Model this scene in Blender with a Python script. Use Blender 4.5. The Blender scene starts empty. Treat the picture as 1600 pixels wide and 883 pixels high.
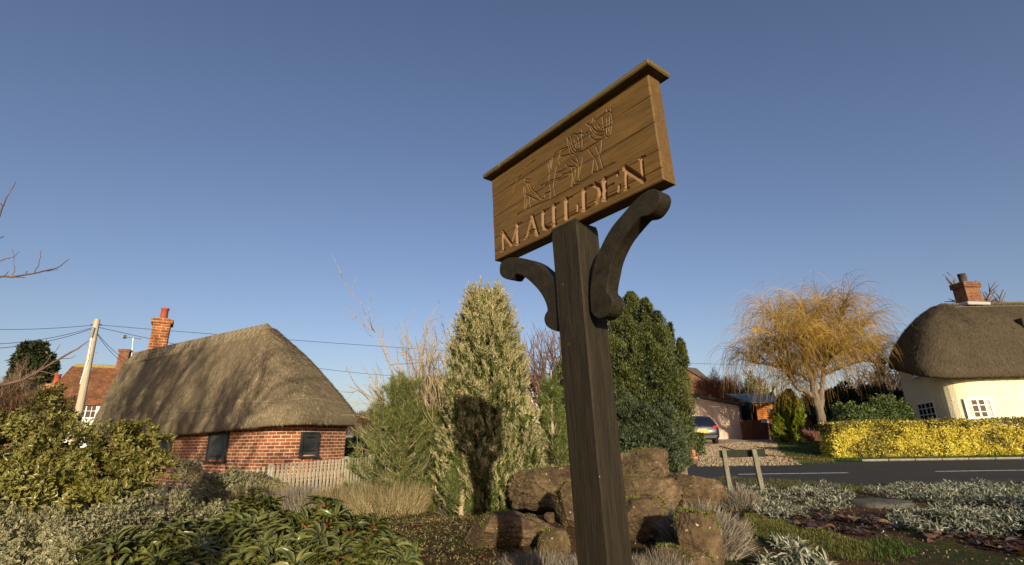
import bpy, math, random
import numpy as np
from mathutils import Vector, Matrix, noise as mnoise
rng = np.random.default_rng(7); random.seed(7)
sc = bpy.context.scene
col = sc.collection
R_ = math.radians
# ------------------------------------------------------------------ camera
FPX, CX, CY = 786.0, 800.0, 441.5
PITCH, ROLL, EYE = R_(17.595), R_(0.841), 1.05
def rx(a): c, s = math.cos(a), math.sin(a); return np.array([[1,0,0],[0,c,-s],[0,s,c]])
def ry(a): c, s = math.cos(a), math.sin(a); return np.array([[c,0,s],[0,1,0],[-s,0,c]])
def rz(a): c, s = math.cos(a), math.sin(a); return np.array([[c,-s,0],[s,c,0],[0,0,1]])
CR = rx(PITCH) @ ry(ROLL)
cd = bpy.data.cameras.new('camera'); cam = bpy.data.objects.new('camera', cd); col.objects.link(cam)
M4 = Matrix.Identity(4)
for i in range(3):
    M4[i][0] = CR[i,0]; M4[i][1] = CR[i,2]; M4[i][2] = -CR[i,1]
M4[2][3] = EYE
cam.matrix_world = M4
cd.sensor_width = 36; cd.lens = 36*FPX/1600; cd.clip_end = 3000; cd.clip_start = .05
sc.camera = cam
# ------------------------------------------------------------------ world, sun, exposure
SUN_DIR = Vector((-.167, 1, -.2227)).normalized()      # the way the light travels
w = bpy.data.worlds.new('World'); sc.world = w; w.use_nodes = True
nt = w.node_tree; bg = nt.nodes['Background']
sky = nt.nodes.new('ShaderNodeTexSky'); sky.sky_type = 'NISHITA'; sky.sun_disc = False
sky.sun_elevation = math.asin(-SUN_DIR.z); sky.sun_rotation = math.atan2(-SUN_DIR.x, -SUN_DIR.y)
sky.air_density = 1.0; sky.dust_density = 1.3; sky.ozone_density = 2.2; sky.altitude = 50
tint = nt.nodes.new('ShaderNodeMix'); tint.data_type = 'RGBA'; tint.blend_type = 'MULTIPLY'; tint.inputs[0].default_value = 1
tint.inputs[7].default_value = (1.16, 1.0, 1.06, 1)       # the camera's cool white balance
nt.links.new(sky.outputs[0], tint.inputs[6]); nt.links.new(tint.outputs[2], bg.inputs[0]); bg.inputs[1].default_value = .098
sd = bpy.data.lights.new('sun', 'SUN'); sun = bpy.data.objects.new('sun', sd); col.objects.link(sun)
sun.rotation_euler = SUN_DIR.to_track_quat('-Z', 'Y').to_euler(); sun.location = (6, -30, 20)
sd.energy = 5.0; sd.angle = R_(.55); sd.color = (1, .85, .60)
sc.view_settings.view_transform = 'Standard'; sc.view_settings.look = 'None'
sc.view_settings.exposure = .38; sc.view_settings.gamma = 1
sc.render.resolution_x = 1024; sc.render.resolution_y = 565

# ------------------------------------------------------------------ pixel of the photograph + distance -> point in the place
def P(u, v, Y):
    d = CR @ np.array([(u-CX)/FPX, 1, (CY-v)/FPX])
    return np.array([0, 0, EYE]) + d*(Y/d[1])
def lerpf(x, xs, ys): return float(np.interp(x, xs, ys))
GY = [-60, 0, 12, 18.8, 26, 32, 60, 120, 400]
GZ = [0, 0, 0, .25, .70, 1.0, 1.6, 2.6, 6]
def road_edge(x):                 # near edge of the road: straight on the right, bends away behind the conifers
    return 12.3 + (.12*(3-x)**2 if x < 3 else 0)
def G(x, y):
    z = lerpf(y, GY, GZ)
    if y < 12:
        z += .22*math.exp(-((x-.6)**2/5+(y-6.2)**2/3)) + .10*math.exp(-((x-5.5)**2/9+(y-5.0)**2/5))
        z += .03*mnoise.noise(Vector((x*1.3, y*1.3, 3)))*min(1, max(0, 12-y))
    return z
def gp(u, v):                     # where the sight line of a pixel meets the ground
    d = CR @ np.array([(u-CX)/FPX, 1, (CY-v)/FPX]); d = d/d[1]
    lo, Y = .5, .5
    while Y < 300:
        p = np.array([0, 0, EYE]) + d*Y
        if p[2] < G(p[0], p[1]): break
        lo = Y; Y *= 1.02
    return np.array([p[0], p[1], G(p[0], p[1])])

# ------------------------------------------------------------------ materials
def srgb(r, g, b):
    f = lambda c: (c/255/12.92) if c/255 <= .04045 else ((c/255+.055)/1.055)**2.4
    return (f(r), f(g), f(b), 1)
def c4(c): return tuple(c)+(1,) if len(c) == 3 else tuple(c)
class N:
    def __init__(s, name):
        s.m = bpy.data.materials.new(name); s.m.use_nodes = True; s.t = s.m.node_tree
        s.b = s.t.nodes['Principled BSDF']; s.out = s.t.nodes['Material Output']
        s.b.inputs['Specular IOR Level'].default_value = .3
    def n(s, typ, **kw):
        o = s.t.nodes.new('ShaderNode'+typ)
        for k, v in kw.items(): setattr(o, k, v)
        return o
    def l(s, a, b): s.t.links.new(a, b)
    def coord(s, which='Object', scale=(1,1,1), rot=(0,0,0)):
        tc = s.n('TexCoord'); mp = s.n('Mapping'); mp.inputs['Scale'].default_value = scale; mp.inputs['Rotation'].default_value = rot
        s.l(tc.outputs[which], mp.inputs['Vector']); return mp.outputs[0]
    def noise(s, vec, scale=5, detail=4, rough=.6, dist=0):
        o = s.n('TexNoise'); o.inputs['Scale'].default_value = scale; o.inputs['Detail'].default_value = detail
        o.inputs['Roughness'].default_value = rough; o.inputs['Distortion'].default_value = dist
        if vec is not None: s.l(vec, o.inputs['Vector'])
        return o.outputs['Fac']
    def ramp(s, fac, stops):
        o = s.n('ValToRGB'); e = o.color_ramp.elements
        while len(e) < len(stops): e.new(.5)
        for i, (p, c) in enumerate(stops): e[i].position = p; e[i].color = c4(c)
        s.l(fac, o.inputs[0]); return o.outputs[0]
    def mix(s, fac, a, b, blend='MIX'):
        o = s.n('Mix', data_type='RGBA', blend_type=blend)
        for sock, v in ((o.inputs['Factor'], fac), (o.inputs['A'], a), (o.inputs['B'], b)):
            pass
        A = [i for i in o.inputs if i.name == 'A' and i.type == 'RGBA'][0]; B = [i for i in o.inputs if i.name == 'B' and i.type == 'RGBA'][0]
        F = [i for i in o.inputs if i.name == 'Factor' and i.type == 'VALUE'][0]
        for sock, v in ((F, fac), (A, a), (B, b)):
            if hasattr(v, 'is_output'): s.l(v, sock)
            else: sock.default_value = v if not isinstance(v, tuple) else c4(v)
        return [q for q in o.outputs if q.type == 'RGBA'][0]
    def bump(s, h, strength=.5, dist=.02, prev=None):
        o = s.n('Bump'); o.inputs['Strength'].default_value = strength; o.inputs['Distance'].default_value = dist
        s.l(h, o.inputs['Height'])
        if prev is not None: s.l(prev, o.inputs['Normal'])
        return o.outputs[0]
    def fin(s, color, rough=.8, normal=None, spec=None, metal=None):
        if hasattr(color, 'is_output'): s.l(color, s.b.inputs['Base Color'])
        else: s.b.inputs['Base Color'].default_value = c4(color)
        s.b.inputs['Roughness'].default_value = rough
        if normal is not None: s.l(normal, s.b.inputs['Normal'])
        if spec is not None: s.b.inputs['Specular IOR Level'].default_value = spec
        if metal is not None: s.b.inputs['Metallic'].default_value = metal
        return s.m
def mat_noise(name, stops, scale=6, rough=.8, bump=.3, bd=.01, coord='Object', sc3=(1,1,1), detail=6, spec=.25, fine=None):
    n = N(name); v = n.coord(coord, sc3); f = n.noise(v, scale, detail)
    c = n.ramp(f, stops); h = f
    if fine:
        f2 = n.noise(v, fine, 4); c = n.mix(.5, c, n.ramp(f2, [(.3, (.25,.25,.25)), (.7, (.8,.8,.8))]), 'OVERLAY'); h = f2
    return n.fin(c, rough, n.bump(h, bump, bd), spec)
def mat_leaf(name, stops, rough=.45, trans=.25, spec=.35, edge=None):
    n = N(name); gi = n.n('NewGeometry')
    c = n.ramp(gi.outputs['Random Per Island'], stops)
    if edge:                       # pale leaf margin (variegation, or painted rim light), read from a per-corner attribute
        at = n.n('Attribute', attribute_name='edge'); c = n.mix(at.outputs['Fac'], c, edge)
    f = n.noise(n.coord('Object'), 1.7, 3); c = n.mix(.45, c, n.ramp(f, [(.35, (.3,.3,.3)), (.65, (.72,.72,.72))]), 'OVERLAY')
    n.fin(c, rough, None, spec)
    if trans:
        tr = n.n('BsdfTranslucent'); n.l(c, tr.inputs[0]); mx = n.n('MixShader'); mx.inputs[0].default_value = trans
        n.l(n.b.outputs[0], mx.inputs[1]); n.l(tr.outputs[0], mx.inputs[2]); n.l(mx.outputs[0], n.out.inputs[0])
    return n.m
def mat_brick(name, c1, c2, mortar, scale=1, rough=.85, pale=.3):
    n = N(name); v = n.coord('UV')
    b = n.n('TexBrick'); n.l(v, b.inputs['Vector'])
    b.inputs['Color1'].default_value = c4(c1); b.inputs['Color2'].default_value = c4(c2); b.inputs['Mortar'].default_value = c4(mortar)
    b.inputs['Scale'].default_value = 1; b.inputs['Brick Width'].default_value = .225*scale; b.inputs['Row Height'].default_value = .075*scale
    b.inputs['Mortar Size'].default_value = .0085*scale; b.inputs['Mortar Smooth'].default_value = .2; b.inputs['Bias'].default_value = -.1
    f = n.noise(v, 3.1, 5); f2 = n.noise(v, 26, 3)
    c = n.mix(.6, b.outputs['Color'], n.ramp(f, [(.3, (.22,.22,.22)), (.7, (.75,.72,.7))]), 'OVERLAY')
    c = n.mix(.5, c, n.ramp(f2, [(.3, (.3,.3,.3)), (.7, (.7,.7,.7))]), 'OVERLAY')
    nb = n.bump(b.outputs['Fac'], -.6, .008); nb = n.bump(f2, .4, .006, nb)
    return n.fin(c, rough, nb, .2)
def mat_plain(name, color, rough=.6, spec=.3, metal=0, var=.12):
    n = N(name); f = n.noise(n.coord('Object'), 9, 5)
    k = np.array(color[:3]); c = n.ramp(f, [(.3, tuple(k*(1-var))), (.7, tuple(np.minimum(1, k*(1+var))))])
    return n.fin(c, rough, n.bump(f, .08, .01), spec, metal)

# ------------------------------------------------------------------ mesh builders
def mesh_np(name, V, F, mat, parent=None, smooth=False, edge=None, mats=None):
    """V (n,3); F list of equal-size index arrays: [(m,k), ...]"""
    me = bpy.data.meshes.new(name); V = np.asarray(V, np.float32)
    me.vertices.add(len(V)); me.vertices.foreach_set('co', V.ravel())
    if not isinstance(F, list): F = [F]
    F = [np.asarray(f, np.int32) for f in F if len(f)]
    li = np.concatenate([f.ravel() for f in F]); tot = np.concatenate([np.full(len(f), f.shape[1], np.int32) for f in F])
    st = np.concatenate([[0], np.cumsum(tot)[:-1]]).astype(np.int32)
    me.loops.add(len(li)); me.loops.foreach_set('vertex_index', li)
    me.polygons.add(len(tot)); me.polygons.foreach_set('loop_start', st); me.polygons.foreach_set('loop_total', tot)
    me.polygons.foreach_set('use_smooth', np.full(len(tot), smooth))
    if edge is not None:
        a = me.attributes.new('edge', 'FLOAT', 'POINT'); a.data.foreach_set('value', np.asarray(edge, np.float32))
    me.update(calc_edges=True); me.validate()
    me.materials.append(mat)
    o = bpy.data.objects.new(name, me); col.objects.link(o)
    if parent is not None: o.parent = parent
    return o
class MB:
    def __init__(s): s.v = []; s.f = []
    def add(s, V, F):
        b = len(s.v); s.v += [tuple(map(float, p)) for p in V]; s.f += [tuple(b+i for i in f) for f in F]; return s
    def quad(s, a, b, c, d): return s.add([a, b, c, d], [(0,1,2,3)])
    def box(s, c, size, rot=0, bev=0):
        c = np.array(c, float); h = np.array(size, float)/2; Rm = rz(rot) if np.isscalar(rot) else rot
        if bev <= 0:
            V = [c+Rm@(h*np.array(k)) for k in ((-1,-1,-1),(1,-1,-1),(1,1,-1),(-1,1,-1),(-1,-1,1),(1,-1,1),(1,1,1),(-1,1,1))]
            return s.add(V, [(0,3,2,1),(4,5,6,7),(0,1,5,4),(1,2,6,5),(2,3,7,6),(3,0,4,7)])
        b = min(bev, *(h*.9)); V = []; idx = {}
        for sx in (-1,1):
            for sy in (-1,1):
                for sz in (-1,1):
                    for ax in range(3):
                        q = h-b; q[ax] = h[ax]; idx[(sx,sy,sz,ax)] = len(V); V.append(c+Rm@(q*np.array((sx,sy,sz))))
        F = []
        for ax in range(3):
            o = [i for i in range(3) if i != ax]
            for sg in (-1,1):
                k = []
                for a_, b_ in ((-1,-1),(1,-1),(1,1),(-1,1)):
                    t = [0,0,0]; t[ax] = sg; t[o[0]] = a_; t[o[1]] = b_; k.append(idx[(*t, ax)])
                F.append(tuple(k if (sg > 0) == (ax != 1) else k[::-1]))
        for ax in range(3):            # edges running along ax
            o = [i for i in range(3) if i != ax]
            for a_ in (-1,1):
                for b_ in (-1,1):
                    t0 = [0,0,0]; t0[ax] = -1; t0[o[0]] = a_; t0[o[1]] = b_; t1 = list(t0); t1[ax] = 1
                    k = [idx[(*t0,o[0])], idx[(*t1,o[0])], idx[(*t1,o[1])], idx[(*t0,o[1])]]
                    F.append(tuple(k))
        for sx in (-1,1):
            for sy in (-1,1):
                for sz in (-1,1): F.append((idx[(sx,sy,sz,0)], idx[(sx,sy,sz,1)], idx[(sx,sy,sz,2)]))
        return s.add(V, F)
    def bar(s, p, q, wd, th, up=(0,0,1), bev=0):
        p = np.array(p, float); q = np.array(q, float); d = q-p; L = np.linalg.norm(d); d /= L
        u = np.array(up, float); x = np.cross(d, u)
        if np.linalg.norm(x) < 1e-4: x = np.cross(d, (0,1,0))
        x /= np.linalg.norm(x); y = np.cross(x, d)
        return s.box((p+q)/2, (wd, L, th), np.stack([x, d, y], 1), bev)
    def tube(s, pts, rad, n=8, cap=True):
        pts = [np.array(p, float) for p in pts]; m = len(pts)
        if np.isscalar(rad): rad = [rad]*m
        b = len(s.v); x = None
        for i, p in enumerate(pts):
            t = pts[min(i+1, m-1)]-pts[max(i-1, 0)]; t = t/(np.linalg.norm(t)+1e-9)
            if x is None: x = np.cross(t, (0,0,1) if abs(t[2]) < .9 else (1,0,0))
            x = x-t*np.dot(x, t); x /= np.linalg.norm(x)+1e-9; y = np.cross(t, x)
            for k in range(n):
                a = 2*math.pi*k/n; s.v.append(tuple(p+rad[i]*(math.cos(a)*x+math.sin(a)*y)))
        for i in range(m-1):
            for k in range(n): s.f.append((b+i*n+k, b+i*n+(k+1) % n, b+(i+1)*n+(k+1) % n, b+(i+1)*n+k))
        if cap: s.f.append(tuple(b+k for k in range(n))[::-1]); s.f.append(tuple(b+(m-1)*n+k for k in range(n)))
        return s
    def prism(s, poly, d):            # poly: 3d outline, d: extrusion vector
        poly = [np.array(p, float) for p in poly]; d = np.array(d, float); n = len(poly)
        V = poly+[p+d for p in poly]
        return s.add(V, [tuple(range(n))[::-1], tuple(range(n, 2*n))]+[(i, (i+1) % n, n+(i+1) % n, n+i) for i in range(n)])
    def build(s, name, mat, parent=None, smooth=False, recalc=True):
        me = bpy.data.meshes.new(name); me.from_pydata(s.v, [], s.f); me.update()
        if recalc:
            import bmesh
            bm = bmesh.new(); bm.from_mesh(me); bmesh.ops.recalc_face_normals(bm, faces=bm.faces)
            bm.to_mesh(me); bm.free()
        uvl = me.uv_layers.new(name='UV'); uv = np.zeros((len(me.loops), 2), np.float32)
        for p in me.polygons:
            nx, ny, nz = p.normal
            for li in p.loop_indices:
                x, y, z = me.vertices[me.loops[li].vertex_index].co
                if abs(nz) < .75:
                    L = math.hypot(nx, ny); uv[li] = ((-ny*x+nx*y)/L, z)
                else: uv[li] = (x, y)
        uvl.data.foreach_set('uv', uv.ravel())
        if smooth: me.polygons.foreach_set('use_smooth', np.ones(len(me.polygons), bool))
        me.materials.append(mat); o = bpy.data.objects.new(name, me); col.objects.link(o)
        if parent is not None: o.parent = parent
        return o
def tag(o, label=None, cat=None, group=None, kind=None):
    for k, v in (('label', label), ('category', cat), ('group', group), ('kind', kind)):
        if v: o[k] = v
    return o
def thing(name, label, cat, loc=(0,0,0), rot=0, group=None):
    o = bpy.data.objects.new(name, None); col.objects.link(o); o.location = tuple(map(float, loc)); o.rotation_euler = (0, 0, rot)
    o.empty_display_size = .2
    return tag(o, label, cat, group)
def kids(o): return [c for c in bpy.data.objects if c.parent is o]
def copy_tree(o, parent=None):
    ks = kids(o); c = o.copy(); col.objects.link(c)
    if parent is not None: c.parent = parent
    for k in ks: copy_tree(k, c)
    return c

# ------------------------------------------------------------------ foliage
def unit(a): return a/(np.linalg.norm(a, axis=-1, keepdims=True)+1e-9)
T_DIAMOND = (np.array([(0,0,0),(-.5,.45,.06),(0,1,0),(.5,.45,.06)]), [np.array([(0,3,2,1)])], None)
T_BLADE = (np.array([(-.5,0,0),(.5,0,0),(.35,.55,.04),(-.35,.55,.04),(0,1,.12)]), [np.array([(0,1,2,3)]), np.array([(3,2,4)])], None)
T_LEAF = (np.array([(0,0,0),(-.42,.3,.06),(0,.3,-.02),(.42,.3,.06),(-.4,.65,.0),(0,.65,-.07),(.4,.65,.0),(0,1,-.22)]),
          [np.array([(1,2,5,4),(2,3,6,5)]), np.array([(0,2,1),(0,3,2),(4,5,7),(5,6,7)])], np.array([.4,1,0,1,1,0,1,.9]))
T_ARCH = (np.array([(0,0,0),(-.36,.22,.13),(0,.22,.05),(.36,.22,.13),(-.46,.5,.16),(0,.5,.05),(.46,.5,.16),(-.3,.78,.03),(0,.78,-.06),(.3,.78,.03),(0,1,-.24)]),
          [np.array([(1,2,5,4),(2,3,6,5),(4,5,8,7),(5,6,9,8)]), np.array([(0,2,1),(0,3,2),(7,8,10),(8,9,10)])], np.array([0,1,0,1,1,0,1,1,0,1,.5]))
def inst(name, mat, pts, dirs, tmpl, length, width, nrm=None, parent=None, smooth=False):
    tv, tf, te = tmpl; n = len(pts)
    L = np.broadcast_to(np.asarray(length, float), (n,)); W = np.broadcast_to(np.asarray(width, float), (n,))
    d = unit(np.asarray(dirs, float)); u = rng.normal(size=(n,3)) if nrm is None else np.asarray(nrm, float)+rng.normal(size=(n,3))*.25
    x = unit(np.cross(d, u)); z = np.cross(x, d)
    V = (np.asarray(pts)[:,None,:] + x[:,None,:]*(tv[None,:,0:1]*W[:,None,None]) + d[:,None,:]*(tv[None,:,1:2]*L[:,None,None])
         + z[:,None,:]*(tv[None,:,2:3]*L[:,None,None])).reshape(-1, 3)
    k = len(tv); base = (np.arange(n)*k)[:,None,None]
    F = [(f[None]+base).reshape(-1, f.shape[1]) for f in tf]
    return mesh_np(name, V, F, mat, parent, smooth, None if te is None else np.tile(te, n))
def sph(n):
    a = unit(rng.normal(size=(n,3))); return a
def lumps_pts(lumps, n, rin=.72, up=0, floor=None, gap=0):
    """points in the outer shell of overlapping ellipsoids + outward directions; lumps: (cx,cy,cz,rx,ry,rz)"""
    L = np.array(lumps, float); wt = L[:,3]*L[:,5]+L[:,3]*L[:,4]; wt /= wt.sum()
    mul = 4 if gap else 2; i = rng.choice(len(L), n*mul, p=wt); s = sph(n*mul); s[:,2] = np.where(s[:,2] < -.35, -s[:,2], s[:,2])
    r = rin+(1-rin)*rng.random(n*mul)**.6
    # ragged outline: push the shell in and out with noise
    rag = 1+.16*np.sin(s[:,0]*7+i)*np.sin(s[:,1]*6+i*2)+.12*np.sin(s[:,2]*11+i*3)
    p = L[i,:3]+s*L[i,3:6]*(r*rag)[:,None]
    d = unit(s/L[i,3:6]); d[:,2] += up
    ok = np.ones(n*mul, bool)
    for k in range(len(L)):               # drop what is deep inside another lump
        q = (p-L[k,:3])/L[k,3:6]; ok &= ~(((q**2).sum(1) < .38) & (i != k))
    if gap: ok &= np.array([mnoise.noise(Vector(q*gap))+.5*mnoise.noise(Vector(q*gap*2.3)) for q in p]) > .03
    if floor is not None: ok &= p[:,2] > floor
    p, d = p[ok][:n], d[ok][:n]
    return p, d
class Tubes:                              # many thin branches in one mesh
    def __init__(s): s.V = []; s.F = []; s.n = 0
    def add(s, pts, r0, r1, k=4):
        pts = np.asarray(pts, float); m = len(pts); t = np.gradient(pts, axis=0); t = unit(t)
        ref = np.where(np.abs(t[:,2:3]) < .9, np.array([[0,0,1.]]), np.array([[1.,0,0]])); x = unit(np.cross(t, ref)); y = np.cross(t, x)
        rr = np.linspace(r0, r1, m)[:,None,None]; a = np.arange(k)*2*math.pi/k
        V = pts[:,None,:]+rr*(np.cos(a)[None,:,None]*x[:,None,:]+np.sin(a)[None,:,None]*y[:,None,:])
        i = np.arange(m-1)[:,None]*k; j = np.arange(k)[None]; j2 = (j+1) % k
        s.F.append(np.stack([i+j, i+j2, i+k+j2, i+k+j], -1).reshape(-1, 4)+s.n); s.V.append(V.reshape(-1, 3)); s.n += m*k
    def build(s, name, mat, parent=None): return mesh_np(name, np.concatenate(s.V), np.concatenate(s.F), mat, parent, True)
def curve(p, d, L, wob, n=5, lift=0):
    pts = [np.array(p, float)]; d = unit(np.array(d, float))
    for _ in range(n):
        d = unit(d+rng.normal(size=3)*wob+np.array([0,0,lift])); pts.append(pts[-1]+d*L/n)
    return pts, d
def grow(tb, tw, p, d, L, r, depth, spread=.6, lift=.06, wob=.12, kids_n=(3,5), decay=.68, tmin=.004):
    pts, de = curve(p, d, L, wob, 5, lift)
    r1 = max(r*.55, tmin*.6)
    (tb if r > .02 else tw).add(pts, r, r1, 6 if r > .03 else 3)
    if depth == 0: return
    m = rng.integers(kids_n[0], kids_n[1]+1)
    for k in range(m):
        t = 1 if k == 0 else .3+.65*rng.random(); i = min(int(t*5), 4); f = t*5-i
        q = pts[i]*(1-f)+pts[i+1]*f; axis = unit(np.array(pts[i+1])-np.array(pts[i]))
        nd = unit(axis+rng.normal(size=3)*spread*(.5 if k == 0 else 1)+np.array([0,0,lift]))
        grow(tb, tw, q, nd, L*decay*(.75+.5*rng.random()), max(r*(.62 if k else .7), tmin), depth-1, spread, lift, wob, kids_n, decay, tmin)
def bare_tree(name, label, loc, h, mat, tmat, depth=5, r=None, spread=.55, group=None, lean=(0,0), stems=1, lift=.06, cat='tree', kn=(3,5), tmin=.006, trunkf=.32):
    o = thing(name, label, cat, loc, 0, group); tb, tw = Tubes(), Tubes()
    for k in range(stems):
        d = np.array([lean[0], lean[1], 1.])+(rng.normal(size=3)*np.array([.45,.45,0]) if stems > 1 else 0)
        grow(tb, tw, (0,0,-.05), d, h*trunkf, r or h*.022, depth, spread, lift, .1, kn, .72, tmin)
    tb.build('trunk', mat, o)
    if tw.V: tw.build('crown', tmat, o)
    return o
# ------------------------------------------------------------------ palette
M = {}
def wood(name, dark, light, axis=0, rough=.75, grain=(2.5, 30, 30), bump=.35, lich=None):
    n = N(name); sc3 = list(grain); v = n.coord('Object', tuple(sc3)); f = n.noise(v, 2.2, 6, .65, .6); f2 = n.noise(v, 9, 4)
    c = n.ramp(f, [(.25, dark), (.75, light)])
    c = n.mix(.5, c, n.ramp(f2, [(.3, (.25,.25,.25)), (.7, (.75,.75,.75))]), 'OVERLAY')
    if lich:
        f3 = n.noise(n.coord('Object'), lich[1], 5, .7); c = n.mix(n.ramp(f3, [(lich[2], (0,0,0)), (lich[2]+.06, (1,1,1))]), c, lich[0])
    return n.fin(c, rough, n.bump(f2, bump, .004), .2)
M['oak'] = None
n_ = N('carved_oak')
v_ = n_.coord('Object', (1.6, 22, 22)); f_ = n_.noise(v_, 2.0, 7, .65, .8); f2_ = n_.noise(v_, 11, 4)
c_ = n_.ramp(f_, [(.28, (.074,.041,.010)), (.72, (.172,.099,.027))])
c_ = n_.mix(.4, c_, n_.ramp(f2_, [(.3, (.3,.3,.3)), (.7, (.72,.72,.72))]), 'OVERLAY')
f3_ = n_.noise(n_.coord('Object'), 3.1, 5, .7)                      # weathered, darker areas
c_ = n_.mix(n_.ramp(f3_, [(.42, (0,0,0)), (.68, (.55,.55,.55))]), c_, (.075,.046,.019))
a_ = n_.n('Attribute', attribute_name='edge')                        # sunlit groove walls painted into the letters as paler, pinker wood
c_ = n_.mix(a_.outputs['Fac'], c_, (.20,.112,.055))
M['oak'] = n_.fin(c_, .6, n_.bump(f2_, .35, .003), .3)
M['oak_edge'] = wood('weathered_oak_edge', (.07,.052,.021), (.17,.125,.05), lich=((.20,.19,.07), 9, .56))
M['post'] = wood('stained_post', (.007,.006,.0035), (.036,.028,.016), grain=(32, 32, 1.6), rough=.7, bump=.8, lich=((.30,.27,.20), 38, .70))
M['bracket'] = wood('stained_bracket', (.009,.008,.005), (.032,.026,.015), grain=(9, 9, 9), rough=.65, bump=.3, lich=((.16,.13,.06), 22, .68))
M['rail_wood'] = wood('grey_green_timber', (.10,.10,.07), (.22,.21,.15), grain=(20, 20, 2))
M['picket'] = wood('silvered_pickets', (.26,.23,.17), (.50,.45,.34), grain=(14, 14, 2))
M['dark_board'] = wood('dark_board', (.012,.014,.010), (.03,.034,.024), grain=(2, 14, 14))
M['brown_fence'] = wood('red_brown_boards', (.045,.018,.012), (.16,.065,.042), grain=(12, 12, 1.2))
M['pale_board'] = wood('pale_weatherboard', (.42,.31,.23), (.66,.51,.40), grain=(1.5, 12, 12))
M['orange_wood'] = wood('orange_varnish', (.34,.10,.015), (.60,.21,.035), grain=(1.5, 12, 12), rough=.5)
M['pole'] = wood('pale_pole', (.30,.25,.17), (.56,.49,.36), grain=(14, 14, .8))
M['shutter'] = mat_plain('shutter_paint', (.052,.058,.060), .5)
M['shutter_dark'] = mat_plain('shutter_frame_paint', (.035,.04,.042), .5)
M['white'] = mat_plain('white_paint', (.78,.77,.72), .5, var=.04)
M['iron'] = mat_plain('dark_iron', (.02,.02,.02), .5)
M['metal'] = mat_plain('grey_metal', (.35,.36,.37), .4, .5, .6)
M['lead'] = mat_plain('lead_flashing', (.33,.35,.38), .55)
M['terracotta'] = mat_plain('terracotta', (.36,.075,.038), .7, var=.2)
M['pot_dark'] = mat_plain('sooty_pot', (.055,.045,.04), .8, var=.3)
M['brick'] = mat_brick('barn_brick', (.34,.115,.045), (.17,.058,.030), (.58,.48,.36))
M['brick_chim'] = mat_brick('chimney_brick', (.42,.13,.04), (.26,.075,.03), (.48,.38,.22), 1.25)
M['brick_dark'] = mat_brick('dark_chimney_brick', (.20,.078,.034), (.11,.045,.025), (.20,.15,.10))
M['brick_wall'] = mat_brick('pier_brick', (.42,.12,.05), (.28,.075,.035), (.40,.31,.24))
M['render'] = mat_noise('cream_render', [(.3, (.70,.63,.42)), (.7, (.80,.73,.52))], 3, .9, .9, .03, fine=26)
M['glass'] = N('window_glass').fin((.012,.014,.017), .12, None, .35)
M['curtain'] = mat_plain('curtain', (.5,.47,.42), .9)
M['slate'] = mat_noise('felt_roof', [(.3, (.12,.14,.145)), (.7, (.22,.245,.25))], 8, .8, .3, fine=60)
n_ = N('clay_tiles'); v_ = n_.coord('UV'); b_ = n_.n('TexBrick'); n_.l(v_, b_.inputs['Vector'])
for k_, c_ in (('Color1', (.24,.10,.045)), ('Color2', (.13,.062,.032)), ('Mortar', (.04,.022,.015))): b_.inputs[k_].default_value = c4(c_)
b_.inputs['Scale'].default_value = 1; b_.inputs['Brick Width'].default_value = .2; b_.inputs['Row Height'].default_value = .13; b_.inputs['Mortar Size'].default_value = .008
f_ = n_.noise(v_, 1.6, 6); c_ = n_.mix(.7, b_.outputs[0], n_.ramp(f_, [(.3, (.25,.25,.25)), (.7, (.75,.72,.66))]), 'OVERLAY')
M['tiles'] = n_.fin(c_, .85, n_.bump(b_.outputs['Fac'], -.5, .02))
M['moss_tile'] = mat_noise('mossy_ridge', [(.3, (.20,.15,.05)), (.7, (.34,.26,.06))], 7)
def thatch(name, lo, hi):
    n = N(name); v = n.coord('UV', (26, 3.2, 1)); f = n.noise(v, 2.2, 6, .7); f2 = n.noise(n.coord('UV', (60, 14, 1)), 2, 3); f3 = n.noise(n.coord('UV'), .7, 4)
    c = n.ramp(f, [(.25, lo), (.75, hi)])
    c = n.mix(.6, c, n.ramp(f2, [(.3, (.22,.22,.22)), (.7, (.78,.78,.78))]), 'OVERLAY')
    c = n.mix(.5, c, n.ramp(f3, [(.3, (.32,.32,.32)), (.7, (.68,.66,.62))]), 'OVERLAY')
    nb = n.bump(f, .7, .05); nb = n.bump(f2, .6, .03, nb)
    return n.fin(c, .95, nb, .1)
M['thatch'] = thatch('weathered_thatch', (.13,.105,.066), (.30,.25,.165))
M['thatch_dark'] = thatch('dark_thatch', (.038,.031,.021), (.125,.10,.067))
M['straw'] = mat_leaf('loose_straw', [(0, (.13,.10,.06)), (.5, (.23,.185,.12)), (1, (.36,.30,.20))], .9, 0, .1)
M['straw_dark'] = mat_leaf('loose_dark_straw', [(0, (.045,.036,.024)), (.6, (.105,.085,.056)), (1, (.19,.155,.105))], .9, 0, .1)
M['spar'] = mat_plain('hazel_spar', (.33,.28,.195), .9)
M['spar_dark'] = mat_plain('old_hazel_spar', (.20,.165,.11), .9)
def bark(name, a, b, sc=8): return mat_noise(name, [(.3, a), (.7, b)], sc, .9, .6, .02, sc3=(1,1,.25), fine=40)
M['bark'] = bark('grey_brown_bark', (.10,.078,.055), (.24,.19,.14))
M['bark_pale'] = bark('pale_bark', (.22,.17,.105), (.42,.34,.22))
M['twig'] = bark('brown_twigs', (.12,.085,.055), (.21,.155,.10))
M['twig_pale'] = bark('pale_twigs', (.26,.20,.12), (.44,.35,.22))
M['twig_purple'] = bark('purple_twigs', (.12,.075,.06), (.21,.135,.105))
M['willow'] = mat_leaf('golden_willow_twigs', [(0, (.20,.115,.022)), (.6, (.36,.225,.040)), (1, (.50,.34,.08))], .6, 0, .2)
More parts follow.
